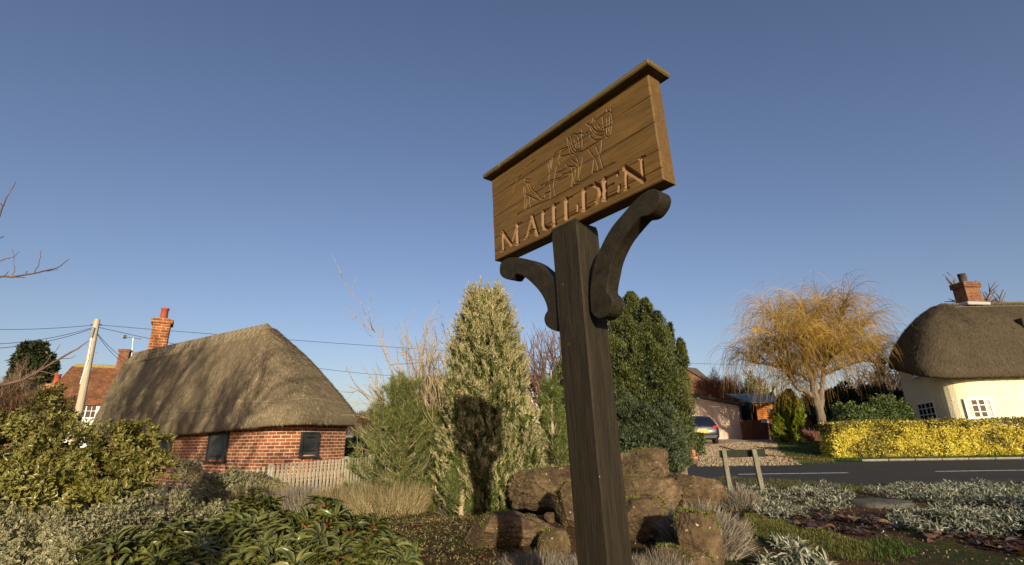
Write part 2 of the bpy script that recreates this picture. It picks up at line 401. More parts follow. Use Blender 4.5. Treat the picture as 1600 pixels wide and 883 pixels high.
# ------------------------------------------------------------------ ground, road, drive
def sheet(name, xs, ys, mat, dz=0, zf=G, inside=None, shift=None):
    X, Y = np.meshgrid(xs, ys); V = []
    for x, y in zip(X.ravel(), Y.ravel()):
        if shift: y = y+shift(x)
        V.append((x, y, zf(x, y)+dz))
    nx, ny = len(xs), len(ys); i = np.arange(nx-1)[None]+np.arange(ny-1)[:,None]*nx
    F = np.stack([i, i+1, i+nx+1, i+nx], -1).reshape(-1, 4)
    V = np.array(V)
    if inside is not None:
        cen = V[F].mean(1); F = F[np.array([inside(*p[:2]) for p in cen])]
    return mesh_np(name, V, F, mat, smooth=True)
n_ = N('garden_soil'); v_ = n_.coord('Object'); f1 = n_.noise(v_, .55, 6, .6, .4); f2 = n_.noise(v_, 9, 6, .7); f3 = n_.noise(v_, 60, 4)
soil = n_.ramp(f2, [(.25, (.012,.008,.005)), (.55, (.034,.023,.014)), (.8, (.085,.058,.034))])
litt = n_.ramp(f3, [(.3, (.05,.028,.014)), (.6, (.13,.072,.035)), (.8, (.22,.15,.09))])
gras = n_.ramp(f3, [(.3, (.018,.030,.008)), (.7, (.075,.085,.025))])
c_ = n_.mix(n_.ramp(f1, [(.40, (0,0,0)), (.55, (1,1,1))]), soil, litt)
c_ = n_.mix(n_.ramp(n_.noise(v_, .9, 5, .6), [(.50, (0,0,0)), (.60, (1,1,1))]), c_, gras)
M['soil'] = n_.fin(c_, .95, n_.bump(f3, .8, .02, n_.bump(f2, .9, .06)), .1)
n_ = N('asphalt'); v_ = n_.coord('Object'); f1 = n_.noise(v_, .35, 5); f2 = n_.noise(v_, 120, 3); fw = n_.noise(n_.coord('Object', (.06, 1.6, 1)), 2, 4)
c_ = n_.ramp(f2, [(.3, (.020,.020,.020)), (.7, (.052,.051,.050))]); c_ = n_.mix(.55, c_, n_.ramp(fw, [(.35, (.33,.33,.33)), (.65, (.66,.66,.66))]), 'OVERLAY')
M['asphalt'] = n_.fin(c_, .85, n_.bump(f2, .5, .01), .25)
M['paint'] = mat_noise('worn_road_paint', [(.35, (.35,.35,.33)), (.55, (.75,.75,.72))], 14, .7)
M['gravel'] = mat_noise('gravel', [(.25, (.22,.165,.105)), (.75, (.60,.48,.33))], 34, .95, 1.0, .04, fine=110)
M['lawn_soil'] = mat_noise('lawn_soil', [(.3, (.012,.022,.006)), (.7, (.04,.06,.016))], 6, .95, .6, .03, fine=50)
M['kerb'] = mat_noise('kerb_stone', [(.3, (.16,.15,.13)), (.7, (.30,.28,.25))], 9, .9)
xs = np.unique(np.round(np.concatenate([np.linspace(-500,-30,14), np.linspace(-30,-8,30), np.linspace(-8,10,130), np.linspace(10,40,40), np.linspace(40,500,14)]), 3))
ys = np.unique(np.round(np.concatenate([np.linspace(-60,0,14), np.linspace(0,12.2,110), np.linspace(12.2,34,40), np.linspace(34,400,24)]), 3))
tag(sheet('ground', xs, ys, M['soil']), kind='structure')
rxs = np.concatenate([np.linspace(-9, 10, 50), np.linspace(11, 120, 50)])
rw = 6.2
tag(sheet('road', rxs, np.linspace(0, rw, 10), M['asphalt'], .012, shift=road_edge), kind='structure')
def marking(x0, x1, y, nm='road_marking'):
    return tag(sheet(nm, np.linspace(x0, x1, 14), [y-.055, y+.055], M['paint'], .018, shift=lambda x: road_edge(x)-12.3), kind='structure')
ym = float(gp(1240, 741.5)[1])
p_ = gp(1140, 740); q_ = gp(1336, 742.5); marking(p_[0], q_[0], ym)
p_ = gp(1490, 742); marking(p_[0], p_[0]+4.2, ym); marking(p_[0]+9.5, p_[0]+13.7, ym); marking(-3.5, -.3, ym)
# far kerb, drive and lawn
def strip(name, mat, pts, dz, zoff=0):          # polygon laid on the ground, triangulated on a fine grid
    pts = np.array(pts); x0, y0 = pts.min(0)-.3; x1, y1 = pts.max(0)+.3
    def ins(x, y):
        c = False; j = len(pts)-1
        for i in range(len(pts)):
            xi, yi = pts[i]; xj, yj = pts[j]
            if (yi > y) != (yj > y) and x < (xj-xi)*(y-yi)/(yj-yi)+xi: c = not c
            j = i
        return c
    return tag(sheet(name, np.arange(x0, x1, .14), np.arange(y0, y1, .14), mat, dz, inside=ins), kind='structure')
DX0, DX1 = 4.7, 9.5
strip('drive', M['gravel'], [(5.6,18.2),(11.0,18.2),(9.6,20.4),(9.3,22.5),(9.7,26),(16,28.5),(16,33.5),(4,33.5),(4,24)], .012)
LAWN = [(11.2,18.4),(9.9,20.5),(9.6,22.5),(10.0,25.5),(15.5,27.8),(15.5,18.4)]
strip('lawn', M['lawn_soil'], LAWN, .02)
strip('verge', M['lawn_soil'], [(11.4,18.36),(60,18.36),(60,19.6),(11.4,19.6)], .03)
b_ = MB()
for i in range(60): b_.box((12.4+i*.92, 18.44, G(14, 18.44)+.02), (.9, .12, .12), bev=.015)
tag(b_.build('kerb', M['kerb']), kind='structure')
b_ = MB()
ed = [(11.1,18.6),(9.82,20.5),(9.5,22.5),(9.9,25.5)]
for (a, b) in zip(ed[:-1], ed[1:]):
    m = int(math.dist(a, b)/.23)
    for i in range(m):
        t = (i+.5)/m; x = a[0]+(b[0]-a[0])*t; y = a[1]+(b[1]-a[1])*t
        b_.box((x, y, G(x, y)+.03), (.1, .21, .12), math.atan2(b[1]-a[1], b[0]-a[0])-math.pi/2, bev=.01)
tag(b_.build('brick_edging', M['brick_dark']), 'row of low brick edging between the gravel drive and the lawn', 'edging')

# ------------------------------------------------------------------ the village sign
SA, SLX, SLY = R_(-50.81), R_(-.86), R_(1.768)
SR = rz(SA) @ ry(SLX) @ rx(SLY); SO = np.array([.2753, 2.3807, 1.0502+EYE])
BW, BH, BT = 1.2, .5385, .0885
PX, PW, PD, PY = -.0891, .1853, .1414, -.0147
def bl(u, v, y=0):                    # pixel -> position on the board's own face
    d = CR @ np.array([(u-CX)/FPX, 1, (CY-v)/FPX]); o = np.array([0,0,EYE])
    n = SR[:,1]; t = np.dot(SO+n*y-o, n)/np.dot(d, n); q = SR.T @ (o+d*t-SO); return q[0], q[2]
LEN = 2.35
base = SO + SR @ np.array([PX+PW/2, PY+PD/2, -LEN])
sign = thing('village_sign', 'carved oak village sign reading MAULDEN on a dark timber post', 'sign')
Ms = Matrix.Identity(4)
for i in range(3):
    for j in range(3): Ms[i][j] = SR[i,j]
    Ms[i][3] = base[i]
sign.matrix_world = Ms
OFF = np.array([-(PX+PW/2), -(PY+PD/2), LEN])       # board frame -> sign frame
def sl(pts): return [np.array(p)+OFF for p in pts]
Z2 = lambda x, y: bl(740+x/4.9875, 250+y/4.9875)
Z3 = lambda x, y: bl(740+x/4.9875, 380+y/4.9875)
Z7 = lambda x, y: bl(780+x/4.9056, 160+y/4.9056)
S7 = lambda x, y: bl(780+x/3.2692, 150+y/3.2704)
LET = [ # strokes of the seven letters: (width, points)
 # M
 (.9,[(226,562),(230,705)]),(1.5,[(226,562),(293,658)]),(.7,[(293,658),(338,505)]),(1.6,[(338,505),(341,652)]),(.5,[(210,575),(232,558)]),(.5,[(215,712),(245,697)]),(.5,[(338,505),(368,488)]),(.5,[(325,660),(357,642)]),
 # A
 (.7,[(455,440),(408,612)]),(1.6,[(457,440),(496,580)]),(.6,[(425,562),(478,535)]),(.5,[(398,618),(422,606)]),(.5,[(482,586),(508,572)]),
 # U
 (1.6,[(541,405),(542,505),(552,530),(572,532)]),(.8,[(572,532),(600,518),(622,490)]),(1.6,[(625,355),(628,505)]),(.5,[(528,412),(575,385)]),(.5,[(612,362),(660,335)]),(.5,[(622,508),(645,495)]),
 # L
 (1.7,[(721,308),(723,452)]),(.7,[(723,452),(808,408),(812,350)]),(.5,[(705,315),(765,285)]),
 # D
 (1.7,[(859,235),(862,385)]),(.7,[(848,238),(900,205),(940,190)]),(1.5,[(940,190),(975,205),(986,245),(978,290),(955,330)]),(.7,[(955,330),(905,368),(848,392)]),
 # E
 (1.7,[(1019,150),(1022,305)]),(.8,[(1005,158),(1120,97),(1122,115)]),(.6,[(1021,222),(1088,185)]),(.8,[(1008,312),(1128,258),(1136,200)]),
 # N
 (.9,[(1186,65),(1191,225)]),(1.7,[(1178,62),(1322,158)]),(.9,[(1306,-15),(1322,158)]),(.5,[(1165,72),(1195,55)]),(.5,[(1178,232),(1207,217)]),(.5,[(1290,-8),(1332,-30)])]
ENG = [[(130,862),(200,822),(395,740),(600,630),(720,545),(883,460)],
 [(375,470),(385,530),(380,600),(395,660),(390,740)],[(430,715),(415,640),(425,560),(440,490)],[(375,490),(390,440),(420,395),(470,360),(520,342)],
 [(410,410),(400,505)],[(398,440),(388,515)],[(470,362),(455,435),(465,470)],[(430,542),(470,530),(505,508),(522,492),(508,472)],
 [(510,475),(530,495),(580,490),(588,540),(570,590),(580,615),(620,605)],[(625,610),(605,560),(612,500),(600,440),(590,420)],[(555,500),(563,560),(556,640),(600,628)],
 [(555,440),(590,465),(612,490)],[(640,420),(625,500),(612,560)],[(520,265),(530,330),(545,385),(570,402),(630,380)],[(520,265),(540,300),(550,350),(575,385),(620,372)],
 [(548,270),(565,340),(590,368),(630,350),(640,300)],[(545,262),(570,240),(595,250),(610,238),(640,240)],[(575,275),(588,345)],[(605,265),(617,345)],[(590,290),(600,340)],[(635,208),(632,260),(642,320)],
 [(470,415),(560,395),(640,372),(720,322),(760,300)],[(645,250),(680,225)],[(660,235),(690,250)],
 [(668,160),(695,185),(715,225),(740,250),(780,255),(812,240)],[(672,163),(705,180),(725,215),(750,236),(790,236),(808,226)],[(700,165),(715,200),(745,222),(800,222)],
 [(735,140),(765,115),(800,90),(840,70),(858,82),(866,150),(862,200),(852,245),(828,270),(808,245),(798,180),(790,110)],
 [(712,150),(722,115),(735,140)],[(825,85),(827,55)],[(850,75),(856,45)],[(690,230),(700,268),(735,292),(780,285),(810,258)],
 [(735,178),(745,200),(758,170),(772,192),(790,175)],[(785,205),(862,172)],[(826,125),(824,240)],[(846,112),(842,220)],
 [(685,360),(700,388),(735,430),(752,480),(756,528)],[(740,335),(765,400),(782,460),(795,512)],[(785,285),(782,350),(772,390)],[(725,440),(712,540),(756,528)],
 [(268,672),(320,610),(380,545)],[(310,640),(380,605),(450,580)],[(440,605),(520,565)],[(480,552),(560,535)],[(350,645),(385,622)],[(345,635),(380,612)],
 [(195,600),(200,588),(228,590)],[(195,610),(230,622),(242,662),(280,700),(312,742)],[(215,625),(225,660),(260,705)],[(190,640),(185,698),(230,720),(305,762)],[(200,660),(197,740),(195,820)],[(230,720),(238,798)],
 [(245,665),(290,700),(322,738),(352,742),(345,700),(388,685)],[(215,740),(206,815)],[(240,725),(300,748)],[(325,735),(340,705)],
 [(100,690),(125,620),(140,585),(168,560)],[(200,500),(235,465),(278,440)]]
# plank seams: the board is made of four planks
SEAM = [[S7(0,545),S7(770,75)],[S7(590,460),S7(800,185)],[S7(0,700),S7(830,255)]]
nxg, nzg = 520, 236
gx = np.linspace(-BW/2, BW/2, nxg); gz = np.linspace(0, BH, nzg); GX, GZg = np.meshgrid(gx, gz)
dep = np.zeros_like(GX); car = np.zeros_like(GX)
def groove(pts, wd, slope, maxd, mark=0):
    pts = np.array(pts); 
    for a, b in zip(pts[:-1], pts[1:]):
        ab = b-a; t = np.clip(((GX-a[0])*ab[0]+(GZg-a[1])*ab[1])/(ab@ab+1e-12), 0, 1)
        ds = np.hypot(GX-a[0]-t*ab[0], GZg-a[1]-t*ab[1]); d = np.clip((wd/2-ds)*slope, 0, maxd)
        np.maximum(dep, d, out=dep)
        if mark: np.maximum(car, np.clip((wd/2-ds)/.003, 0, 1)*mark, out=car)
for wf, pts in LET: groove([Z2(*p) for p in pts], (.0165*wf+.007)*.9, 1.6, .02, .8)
for pts in ENG: groove([Z7(*p) for p in pts], .0085, 1.3, .006)
hts = [BH*.79, BH*.53, BH*.27, BH*.11]
for h in hts: groove([(-BW/2, h-.004), (0, h+.003), (BW/2, h)], .005, 2, .004)
wob = np.array([[mnoise.noise(Vector((x*1.2, 0, z*14)))*.0016+mnoise.noise(Vector((x*5, 7, z*60)))*.0007 for x in gx] for z in gz])
YF = dep+wob+.0007
ed_ = np.minimum(np.minimum(GX+BW/2, BW/2-GX), np.minimum(GZg, BH-GZg)); YF += np.clip(.006-ed_, 0, 1)*.8    # worn arris
Vf = np.stack([GX, YF, GZg], -1).reshape(-1, 3); i = np.arange(nxg-1)[None]+np.arange(nzg-1)[:,None]*nxg
Ff = np.stack([i, i+1, i+nxg+1, i+nxg], -1).reshape(-1, 4)
nv = len(Vf); cs = [Vf[0], Vf[nxg-1], Vf[-1], Vf[-nxg]]
Vb = [(-BW/2, BT, 0), (BW/2, BT, 0), (BW/2, BT, BH), (-BW/2, BT, BH)]
bot = np.arange(nxg); top_ = np.arange(nxg)+(nzg-1)*nxg; lef = np.arange(nzg)*nxg; rig = lef+nxg-1
cnt = [nv]; extraV = list(Vb); extraF = [(nv, nv+3, nv+2, nv+1)]
def side(ids, back):
    for a, b in zip(ids[:-1], ids[1:]): tri.append((a, b, back))
tri = []
# sides as thin quads to a matching back edge
def wall(ids, key):
    s = nv+len(extraV)
    for q in ids: p = Vf[q].copy(); p[1] = BT; extraV.append(tuple(p))
    for k in range(len(ids)-1): extraF.append((int(ids[k]), s+k, s+k+1, int(ids[k+1])))
wall(bot, 0); wall(top_, 1); wall(lef, 2); wall(rig, 3)
Vall = np.concatenate([Vf, np.array(extraV)])+OFF
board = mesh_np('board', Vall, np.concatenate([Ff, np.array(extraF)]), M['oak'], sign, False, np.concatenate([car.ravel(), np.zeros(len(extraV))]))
import bmesh
bm = bmesh.new(); bm.from_mesh(board.data); bmesh.ops.recalc_face_normals(bm, faces=bm.faces); bm.to_mesh(board.data); bm.free()
mb = MB()
mb.box((.0+OFF[0], BT/2+OFF[1], BH+.008+OFF[2]), (BW-.03, BT-.02, .022))
mb.box((.0+OFF[0], BT/2+OFF[1], BH+.032+OFF[2]), (BW+.075, BT+.085, .030), bev=.006)
mb.build('cap_rail', M['oak_edge'], sign)
# post: chamfered top, runs into the ground
mb = MB(); x0, x1, y0, y1 = PX, PX+PW, PY, PY+PD+.02; c = .008
def ringp(z, k=0): return sl([(x0+c+k,y0+k,z),(x1-c-k,y0+k,z),(x1-k,y0+c+k,z),(x1-k,y1-c-k,z),(x1-c-k,y1-k,z),(x0+c+k,y1-k,z),(x0+k,y1-c-k,z),(x0+k,y0+c+k,z)])
zs = list(np.linspace(-LEN, -.03, 30)); rings = []
for z in zs:
    rings.append([p+np.array([mnoise.noise(Vector((p[0]*3, p[1]*3, z*2.2)))*.003, mnoise.noise(Vector((p[0]*3, 5, z*2.7)))*.003, 0]) for p in ringp(z)])
rings.append(ringp(-.004, .003))
V = [p for r in rings for p in r]; F = []
for k in range(len(rings)-1):
    for j in range(8): F.append((k*8+j, k*8+(j+1) % 8, (k+1)*8+(j+1) % 8, (k+1)*8+j))
F.append(tuple((len(rings)-1)*8+j for j in range(8))); mb.add(V, F)
lip = sl([(x0+.004,y0+.002,-.004),(x1-.004,y0+.002,-.004),(x1-.004,-.001,-.004),(x0+.004,-.001,-.004)])
mb.prism(lip, (0,0,.016))
mb.build('post', M['post'], sign)
BL_ = [(205,155),(240,122),(290,108),(360,112),(420,125),(480,150),(540,200),(585,240),(640,285)]
LB = [(640,285),(650,400),(655,560),(652,690),(620,680),(575,658),(552,625),(545,590),(552,555),(570,530),(571,512),(565,480),(535,410),(490,350),(430,290),(370,247),(345,242),(322,240),(305,262),(290,285),(255,282),(215,262),(198,228),(200,190)]
left_poly = [Z3(*p) for p in BL_+LB[1:]]
RB2 = [(960,740),(990,670),(1030,590),(1080,510),(1140,440),(1200,370),(1290,275),(1340,240),(1400,220),(1440,238),(1455,280),(1440,340),(1400,400),(1360,432),(1300,440),(1285,455),(1220,530),(1150,620),(1100,720),(1070,800)]
RB3 = [(1055,235),(1040,300),(1030,380),(1060,400),(1080,440),(1075,500),(1050,555),(990,592),(940,575),(912,535),(906,480),(904,400),(908,320),(920,230),(940,140)]
right_poly = [Z2(*p) for p in RB2]+[Z3(*p) for p in RB3]
def bracket(poly, side):
    q = []
    for x, z in poly:
        if side < 0: x = min(x, PX+.012)
        else: x = max(x, PX+PW-.012)
        q.append((x, .002, min(z, -.003)))
    return sl(q)
for poly, sd_ in ((left_poly, -1), (right_poly, 1)):
    poly = np.array(poly); nx2 = np.roll(poly, -1, 0); poly = np.stack([poly*.75+nx2*.25, poly*.25+nx2*.75], 1).reshape(-1, 2)
    mb = MB(); mb.prism(bracket(poly, sd_), (0, .084, 0)); o = mb.build('bracket', M['bracket'], sign)
    bv = o.modifiers.new('b', 'BEVEL'); bv.width = .004; bv.segments = 2; bv.limit_method = 'ANGLE'; bv.angle_limit = R_(50)
    # the scroll ends stand a little thicker: handled by the outline
# ------------------------------------------------------------------ thatched roofs
def rounded(poly, rad, n=10):
    """closed outline (list of 3d points) with its corners rounded; returns dense points"""
    out = []; m = len(poly); poly = [np.array(p, float) for p in poly]
    for i in range(m):
        a, b, c = poly[i-1], poly[i], poly[(i+1) % m]; r = rad[i] if hasattr(rad, '__len__') else rad
        u = (a-b)/np.linalg.norm(a-b); v = (c-b)/np.linalg.norm(c-b)
        for k in range(n+1):
            t = k/n; out.append((b+u*r)*(1-t)**2+2*b*t*(1-t)+(b+v*r)*t*t)
        e = c-v*0; L = np.linalg.norm(c-b); nr = rad[(i+1) % m] if hasattr(rad, '__len__') else rad
        k = max(2, int((L-r-nr)/.18))
        for j in range(1, k): out.append(b+v*(r+(L-r-nr)*j/k))
    return np.array(out)
def thatch_roof(name, eave, ridge, mat, parent, bulge=.16, thick=.26, n=30, seed=0, soffit=.5):
    """eave: dense closed outline; ridge: (A, B). Returns object, plus surface rings for straw and spars"""
    A, B = [np.array(p, float) for p in ridge]; ab = B-A; rings = []
    t = np.clip(((eave-A)[:,:2]@ab[:2])/(ab[:2]@ab[:2]), 0, 1)
    top = A+t[:,None]*ab
    out = eave-top; out[:,2] = 0; out = unit(out)
    sof = eave*(1-soffit)+top*soffit; sof[:,2] = eave[:,2]+.05
    cut = eave-out*.10; cut[:,2] = eave[:,2]-thick*.15
    rings = [sof, cut]
    for k in range(n+1):
        s = k/n; p = (eave+np.array([0,0,thick*.5]))*(1-s)+top*s
        bl_ = math.sin(math.pi*min(1, s*1.02))**.8*bulge if s < .98 else 0
        p = p+out*bl_*.6+np.array([0,0,1])*bl_*.8
        if k == 0: p = eave.copy()
        if 0 < k < n:
            nz = np.array([mnoise.noise(Vector((q[0]*.9+seed, q[1]*.9, q[2]*.9)))*.05+mnoise.noise(Vector((q[0]*5, q[1]*5+seed, q[2]*5)))*.018 for q in p]); p = p+out*nz[:,None]
        rings.append(p)
    R = np.array(rings); nr, m = R.shape[:2]
    i = np.arange(m)[None]+np.arange(nr-1)[:,None]*m; j = (np.arange(m)+1) % m; j = j[None]+np.arange(nr-1)[:,None]*m
    F = np.stack([i, j, j+m, i+m], -1).reshape(-1, 4)
    o = mesh_np(name, R.reshape(-1, 3), F, mat, parent, True)
    arc = np.concatenate([[0], np.cumsum(np.linalg.norm(np.diff(eave, axis=0), axis=1))])
    sl_ = np.concatenate([[0], np.cumsum(np.linalg.norm(np.diff(R, axis=0), axis=2).mean(1))])
    uv = np.stack([np.broadcast_to(arc[None], (nr, m)), np.broadcast_to(sl_[:,None], (nr, m))], -1).reshape(-1, 2)
    ul = o.data.uv_layers.new(name='UV'); li = np.zeros(len(o.data.loops), np.int32); o.data.loops.foreach_get('vertex_index', li)
    ul.data.foreach_set('uv', uv[li].astype(np.float32).ravel())
    b_ = bmesh.new(); b_.from_mesh(o.data); bmesh.ops.recalc_face_normals(b_, faces=b_.faces); b_.to_mesh(o.data); b_.free()
    return o, R, out
def straws(R, out, nn, mat, parent, L=(.08,.2), lo=2, face=None):
    nr, m = R.shape[:2]; k = rng.integers(lo, nr-3, nn); c = rng.integers(0, m, nn)
    if face is not None:
        ok = face(R[k, c]); k, c = k[ok], c[ok]
    a = rng.random((len(k), 1)); c2 = (c+1) % m
    p = (R[k, c]*(1-a)+R[k, c2]*a); q = R[k+1, c]*(1-a)+R[k+1, c2]*a; p = p+(q-p)*rng.random((len(k), 1))
    d = unit(R[np.maximum(k-1, 2), c]-R[k+1, c]); nrm = out[c]*.8+np.array([0,0,.7])
    d = unit(d+rng.normal(size=d.shape)*.13+nrm*.10)
    return inst('loose_straw', mat, p+nrm*.008, d, T_BLADE, L[0]+(L[1]-L[0])*rng.random(len(k)), .006+.006*rng.random(len(k)), nrm=nrm, parent=parent)
def wall_loop(name, outline, z0, z1, mat, parent, step=.0):
    mb = MB(); m = len(outline)
    for i in range(m):
        a, b = outline[i], outline[(i+1) % m]
        za = z1[i] if hasattr(z1, '__len__') else z1; zb = z1[(i+1) % m] if hasattr(z1, '__len__') else z1
        mb.quad((a[0],a[1],z0),(b[0],b[1],z0),(b[0],b[1],zb),(a[0],a[1],za))
    return mb.build(name, mat, parent)
def frame_at(p, tdir):                 # local frame on a wall: x along, y into the wall, z up
    t = np.array([tdir[0], tdir[1], 0.]); t /= np.linalg.norm(t); nin = np.array([-t[1], t[0], 0.])
    return np.stack([t, nin, (0,0,1.)], 1)
# ------------------------------------------------------------------ the thatched barn
C_, RR, LF = P(452, 661, 11.0), P(566, 664, 13.6), P(112, 694, 16.6)
LF[2] -= .02; LR = RR+(LF-C_); LR[2] = RR[2]
RA, RB = P(418, 505, 12.95), P(212, 534, 16.9)
RB[2] = RA[2]-.02
barn = thing('thatched_barn', 'low red brick barn with shuttered windows under a long hipped thatched roof', 'barn', ((C_+LR)[0]/2, (C_+LR)[1]/2, 0))
B0 = np.array(barn.location)
loc = lambda pts: np.asarray(pts)-B0
eave = rounded([LF, LR, RR, C_], [1.3, .8, .22, .8])
broof, BR_, bout = thatch_roof('roof', loc(eave), (loc(RB), loc(RA)), M['thatch'], barn, .11, .24, 34)
camdir = -B0[:2]
straws(BR_, bout, 60000, M['straw'], broof, (.05, .13), face=lambda p: (p[:,1] < 2.2))
# wall: set in from the eave
cen = (C_+RR+LF+LR)/4
def inset(p, q, r, dist):              # move corner q (between p and r) inwards
    u = unit((p-q)[:2]); v = unit((r-q)[:2]); return np.array([*(q[:2]+(u+v)*dist/abs(u[0]*v[1]-u[1]*v[0])), 0])
W = [inset(LR, LF, C_, .42), inset(C_, RR, LR, .36), ]
wl = [inset(LR, LF, C_, .45), inset(LF, LR, RR, .45), inset(LR, RR, C_, .30), inset(RR, C_, LF, .30)]
wout = rounded(wl, [.1, .05, .03, 1.0], 12)
barn_wall = wall_loop('wall', loc(wout), -.3, 1.62, M['brick'], barn)
# arc-length uv so that the courses run round the rounded corner
ar = np.concatenate([[0], np.cumsum(np.linalg.norm(np.diff(wout[:,:2], axis=0), axis=1))]); tot_ = ar[-1]+np.linalg.norm(wout[0,:2]-wout[-1,:2]); ar = np.append(ar, tot_)
me = barn_wall.data
for p in me.polygons:
    for li, kk in zip(p.loop_indices, range(4)):
        vi = me.loops[li].vertex_index; seg, cor = vi//4, vi % 4
        me.uv_layers[0].data[li].uv = (ar[seg+(1 if cor in (1,2) else 0)], me.vertices[vi].co.z)
def on_wall(u, v):                     # first wall face hit by the sight line of a pixel
    d = CR @ np.array([(u-CX)/FPX, 1, (CY-v)/FPX]); best = None
    for i in range(len(wout)):
        a, b = wout[i][:2], wout[(i+1) % len(wout)][:2]; e = b-a
        den = d[0]*e[1]-d[1]*e[0]
        if abs(den) < 1e-9: continue
        t = (a[0]*e[1]-a[1]*e[0])/den; s = (t*d[1]-a[1])/e[1] if abs(e[1]) > abs(e[0]) else (t*d[0]-a[0])/e[0]
        if t > 0 and -1e-6 <= s <= 1+1e-6 and (best is None or t < best[0]): best = (t, e/np.linalg.norm(e), EYE+t*d[2])
    t, e, z = best; return np.array([t*d[0], t*d[1], z]), e
def shutter(u0, u1, v0, v1, kind):
    um = (u0+u1)/2; c, e = on_wall(um, (v0+v1)/2)
    a, _ = on_wall(u0, (v0+v1)/2); b, _ = on_wall(u1, (v0+v1)/2); t = (b-a)[:2]; wd = np.linalg.norm(t)
    zt, zb = on_wall(um, v0)[0][2], on_wall(um, v1)[0][2]; F = frame_at(c, t); nn = -F[:,1]*1.0
    if np.dot(nn[:2], -c[:2]) < 0: F = np.stack([F[:,0], -F[:,1], F[:,2]], 1); nn = -nn
    q = lambda x, y, z: loc(np.array([c[0], c[1], (zt+zb)/2])+F[:,0]*x+nn*y+np.array([0,0,z])); h = zt-zb
    sg = [1, -1]
    mb = MB(); Rm = np.stack([F[:,0], nn, F[:,2]], 1)
    for s in sg: mb.box(q(s*(wd/2-.02), .02, 0), (.04, .07, h), Rm)
    mb.box(q(0, .02, h/2-.02), (wd-.08, .07, .04), Rm); mb.box(q(0, .035, -h/2-.015), (wd+.06, .11, .035), Rm)
    fr = mb.build('shutter_frame', M['shutter_dark'], barn)
    mb = MB(); nb_ = 4; bw = (wd-.085)/nb_
    for k in range(nb_): mb.box(q(-wd/2+.0425+bw*(k+.5), .012+.002*(k % 2), 0), (bw-.006, .03, h-.085), Rm)
    sh = mb.build('shutter', M['shutter'], fr)
    for s in sg:
        mb = MB(); mb.box(q(.02, .036, s*(h/2-.12)), (wd*.62, .012, .022), Rm); mb.build('hinge', M['iron'], fr)
shutter(327, 357, 667, 721, 0); shutter(469.5, 496, 675, 713, 0); shutter(180, 198, 690, 730, 0); shutter(247, 268, 684, 722, 0)
# ridge cap with crossed hazel spars, and the lower binding rod
def surf(c, r):                        # point on the roof: column (float), ring (float)
    m = BR_.shape[1]; c0 = int(math.floor(c)) % m; c1 = (c0+1) % m; f = c-math.floor(c); r0 = min(int(r), BR_.shape[0]-2); g = r-r0
    p = (BR_[r0,c0]*(1-f)+BR_[r0,c1]*f)*(1-g)+(BR_[r0+1,c0]*(1-f)+BR_[r0+1,c1]*f)*g
    return p+(bout[c0]*.6+np.array([0,0,.6]))*.014
m_ = BR_.shape[1]
fc = [k for k in range(m_) if (BR_[2,k,:2]@unit(camdir)) > -.3]
proj_t = np.clip(((eave-RB)[:,:2]@(RA-RB)[:2])/((RA-RB)[:2]@(RA-RB)[:2]), -1, 2)
front = [k for k in range(m_) if np.dot((eave[k]-(RA+(RB-RA)*np.clip(1-proj_t[k],0,1)))[:2], -cen[:2]) > 0]
fk = sorted([k for k in front if -.05 < proj_t[k] < 1.0])
# face columns by ridge parameter
ft = np.array([proj_t[k] for k in fk]); o_ = np.argsort(ft); ftS, fkS = ft[o_], np.array(fk)[o_]
colat = lambda t: float(np.interp(t, ftS, fkS)) if abs(fkS[-1]-fkS[0]) < m_*.9 else float(fkS[np.argmin(abs(ftS-t))])
top_r, low_r = BR_.shape[0]-1.2, BR_.shape[0]-6.2
mb = MB(); ts = np.linspace(0.0, .99, 34)
for rr in (top_r-.4, low_r, low_r-.5): mb.tube([surf(colat(t), rr) for t in ts], .009, 4)
for a, b in zip(ts[:-1], ts[1:]):
    mb.tube([surf(colat(a), low_r), surf(colat((a+b)/2), (low_r+top_r)/2), surf(colat(b), top_r-.4)], .009, 4)
    mb.tube([surf(colat(b), low_r), surf(colat((a+b)/2), (low_r+top_r)/2+.1), surf(colat(a), top_r-.4)], .009, 4)
mb.build('ridge_spars', M['spar'], broof)
mb = MB(); ks = [k for k in range(m_) if np.dot((eave[k]-cen)[:2], -cen[:2]) > -1.5]
run = []
for k in range(m_):
    nx_ = (k+1) % m_
    if k in ks and nx_ in ks: mb.tube([surf(k, 7.0+.5*math.sin(k*.35)), surf(nx_ if nx_ else m_-1e-6, 7.0+.5*math.sin((k+1)*.35))], .008, 4, False)
mb.build('binding_rod', M['spar'], broof)
